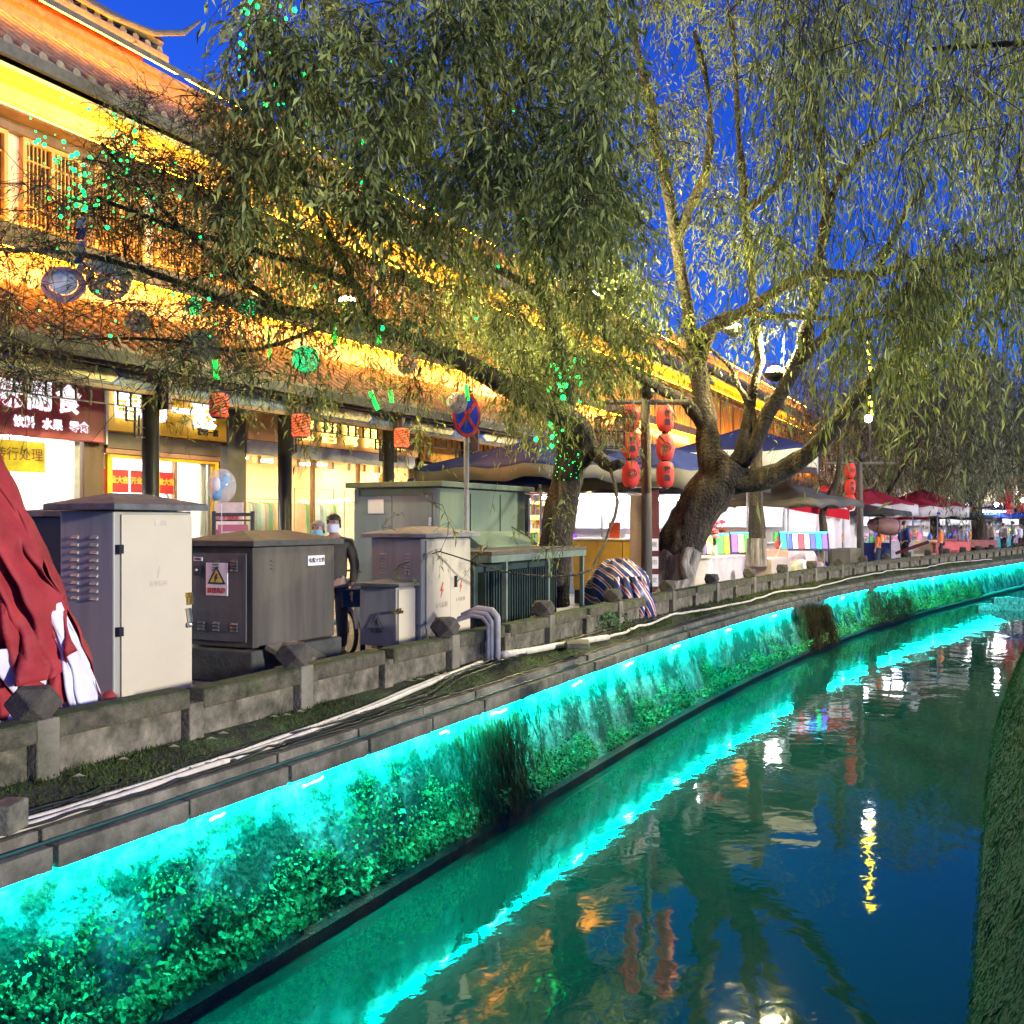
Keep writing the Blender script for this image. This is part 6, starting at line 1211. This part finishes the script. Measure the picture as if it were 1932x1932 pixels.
# ================================================================== plants on the walls and verge
WLEAF = leafmat('wall_leaf', (.008, .03, .010), (.20, .44, .17), .2)
def leafcloud(name, p, d, l, wid, mat, label=None):
    m = len(p); sd = norm(np.cross(d, rng.normal(0, 1, (m, 3)))); nn = np.cross(sd, d); l = l[:, None]; w = l*wid*.5
    mid = p+d*l*.5+nn*l*.12; tip = p+d*l
    V = np.stack([p, mid+sd*w, mid-sd*w, tip], 1).reshape(-1, 3); base = np.arange(m)[:, None]*4
    F = np.concatenate([base+np.array(f) for f in ((0, 2, 1), (1, 2, 3))]); o = link(name, npmesh(name, V, F, mat)); o['kind'] = 'stuff'; return o
from mathutils import noise as mn
def bendv(Y): return np.array([bend(y) for y in Y])
n = 190000; Yc = 2.2+ (rng.uniform(0, 1, n)**1.7)*44; t = rng.uniform(0, 1, n)
xb = np.interp(t, [0, .25, .5, .75, 1], [-4.99, -4.95, -4.88, -4.80, -4.73]); zb = np.interp(t, [0, .25, .5, .75, 1], [-.42, -.7, -.93, -1.15, -1.36])
pat = np.array([mn.noise((y*1.1, z*2.2, 0)) + .55*mn.noise((y*4, z*5, 5)) for y, z in zip(Yc, zb)])
band = np.interp(Yc, [2, 8, 9, 10.2, 11.2, 16, 22, 24.2, 25, 27, 27.8, 30, 33, 45], [.55, .45, .25, .25, .1, -.05, -.1, .0, 1, 1, .1, .3, .8, .6])
keep = (t*1.0-.62+pat*.75+band*.5+rng.normal(0, .20, n)) > .24
p = np.stack([xb+bendv(Yc)+rng.uniform(0, .035, n)*(.4+t), Yc, zb+rng.normal(0, .02, n)], 1)[keep]; m = len(p)
d = norm(np.stack([rng.uniform(.1, 1, m), rng.normal(0, .6, m), rng.normal(-.55, .5, m)], 1)); tt = t[keep]
leafcloud('wall_plants', p, d, rng.uniform(.012, .040, m)*(.8+.5*tt)*np.where(rng.uniform(0, 1, m) < .06, 1.8, 1), .75, WLEAF)
# overhanging fringe just over the brown footing
n = 11000; Yc = 2.5+(rng.uniform(0, 1, n)**1.6)*38; s = np.array([mn.noise((y*1.6, 3, 0)) for y in Yc]); k = s > -.02; Yc = Yc[k]; n = len(Yc)
p = np.stack([-4.72+bendv(Yc)+rng.uniform(0, .13, n), Yc, -1.24+rng.uniform(-.07, .16, n)], 1); d = norm(np.stack([rng.uniform(.1, .8, n), rng.normal(0, .5, n), rng.uniform(-1, .2, n)], 1)); leafcloud('wall_fringe', p, d, rng.uniform(.018, .06, n), .7, WLEAF)
# long hanging straw over the unlit buttresses
n = 6500; Yc = np.concatenate([rng.uniform(24.5, 27.4, n//2), rng.uniform(31, 36, n//4), 9.5+rng.normal(0, .45, n//4)]); n = len(Yc); t = rng.uniform(0, .9, n)
p = np.stack([np.interp(t, [0, 1], [-4.95, -4.72])+bendv(Yc)+rng.uniform(.02, .14, n), Yc, -.36-t*1.0], 1); d = norm(np.stack([rng.uniform(.0, .3, n), rng.normal(.12, .15, n), np.full(n, -1.0)], 1))
leafcloud('hanging_straw', p, d, rng.uniform(.12, .3, n), .07, leafmat('straw', (.05, .045, .022), (.11, .10, .05), .2))
# grass on the verge
n = 42000; Yc = 2.6+(rng.uniform(0, 1, n)**1.5)*44; s = np.array([mn.noise((y*.9, 7, 0))+.6*mn.noise((y*3, 2, 4)) for y in Yc]); x = rng.uniform(-5.44, -5.10, n); k = (s+rng.uniform(-.3, .5, n)) > .05; Yc = Yc[k]; x = x[k]; n = len(x)
p = np.stack([x+bendv(Yc), Yc, np.interp(x, [-5.45, -5.3, -5.12], [.045, .025, -.07])], 1); d = norm(np.stack([rng.normal(.1, .5, n), rng.normal(0, .5, n), np.full(n, .8)], 1)); leafcloud('verge_grass', p, d, rng.uniform(.015, .06, n)*np.where(Yc > 14, 1.5, 1), .14, leafmat('verge_grass_leaf', (.035, .055, .015), (.09, .12, .03), .3))
# moss and hanging grass on the right wall
n = 60000; Yc = 3+(rng.uniform(0, 1, n)**1.6)*30; t = rng.uniform(0, 1, n)
p = np.stack([np.interp(t, [0, .4, .77, 1], [-.21, -.01, .21, .44])+bendv(Yc)-rng.uniform(0, .03, n), Yc, np.interp(t, [0, .4, .77, 1], [-1.5, -.9, -.35, -.02])], 1); d = norm(np.stack([rng.uniform(-.6, -.1, n), rng.normal(.35, .3, n), np.full(n, -.8)], 1))
leafcloud('right_wall_moss', p, d, rng.uniform(.012, .06, n)*np.where(rng.uniform(0, 1, n) < .04, 2.5, 1), .12, leafmat('right_wall_grass', (.008, .024, .006), (.03, .075, .018), .2, .9))
# small leafy clumps on the verge
for px, py, lab in ((1150, 1190, 'small leafy weed at the foot of the railing left of the great willow'), (1350, 1118, 'bushy weed growing on the verge below the great willow'), (1395, 1100, 'leafy tuft on the verge beside the stone post')):
    b0 = gp(px, py, .02); w = thing('weed', b0, lab, 'plant'); n = 260; p = np.array(b0)+np.stack([rng.normal(0, .09, n), rng.normal(0, .16, n), rng.uniform(0, .26, n)], 1); d = norm(rng.normal(0, 1, (n, 3))+[0, 0, .5])
    st = MB()
    for i in range(9): st.tube([b0, b0+Vector((random.uniform(-.1, .1), random.uniform(-.16, .16), random.uniform(.15, .28)))], .004, 4)
    st.build('stem', TWIG, w); o = leafcloud('foliage', p-np.array(b0), d, rng.uniform(.03, .08, n), .5, WLEAF); o.parent = w
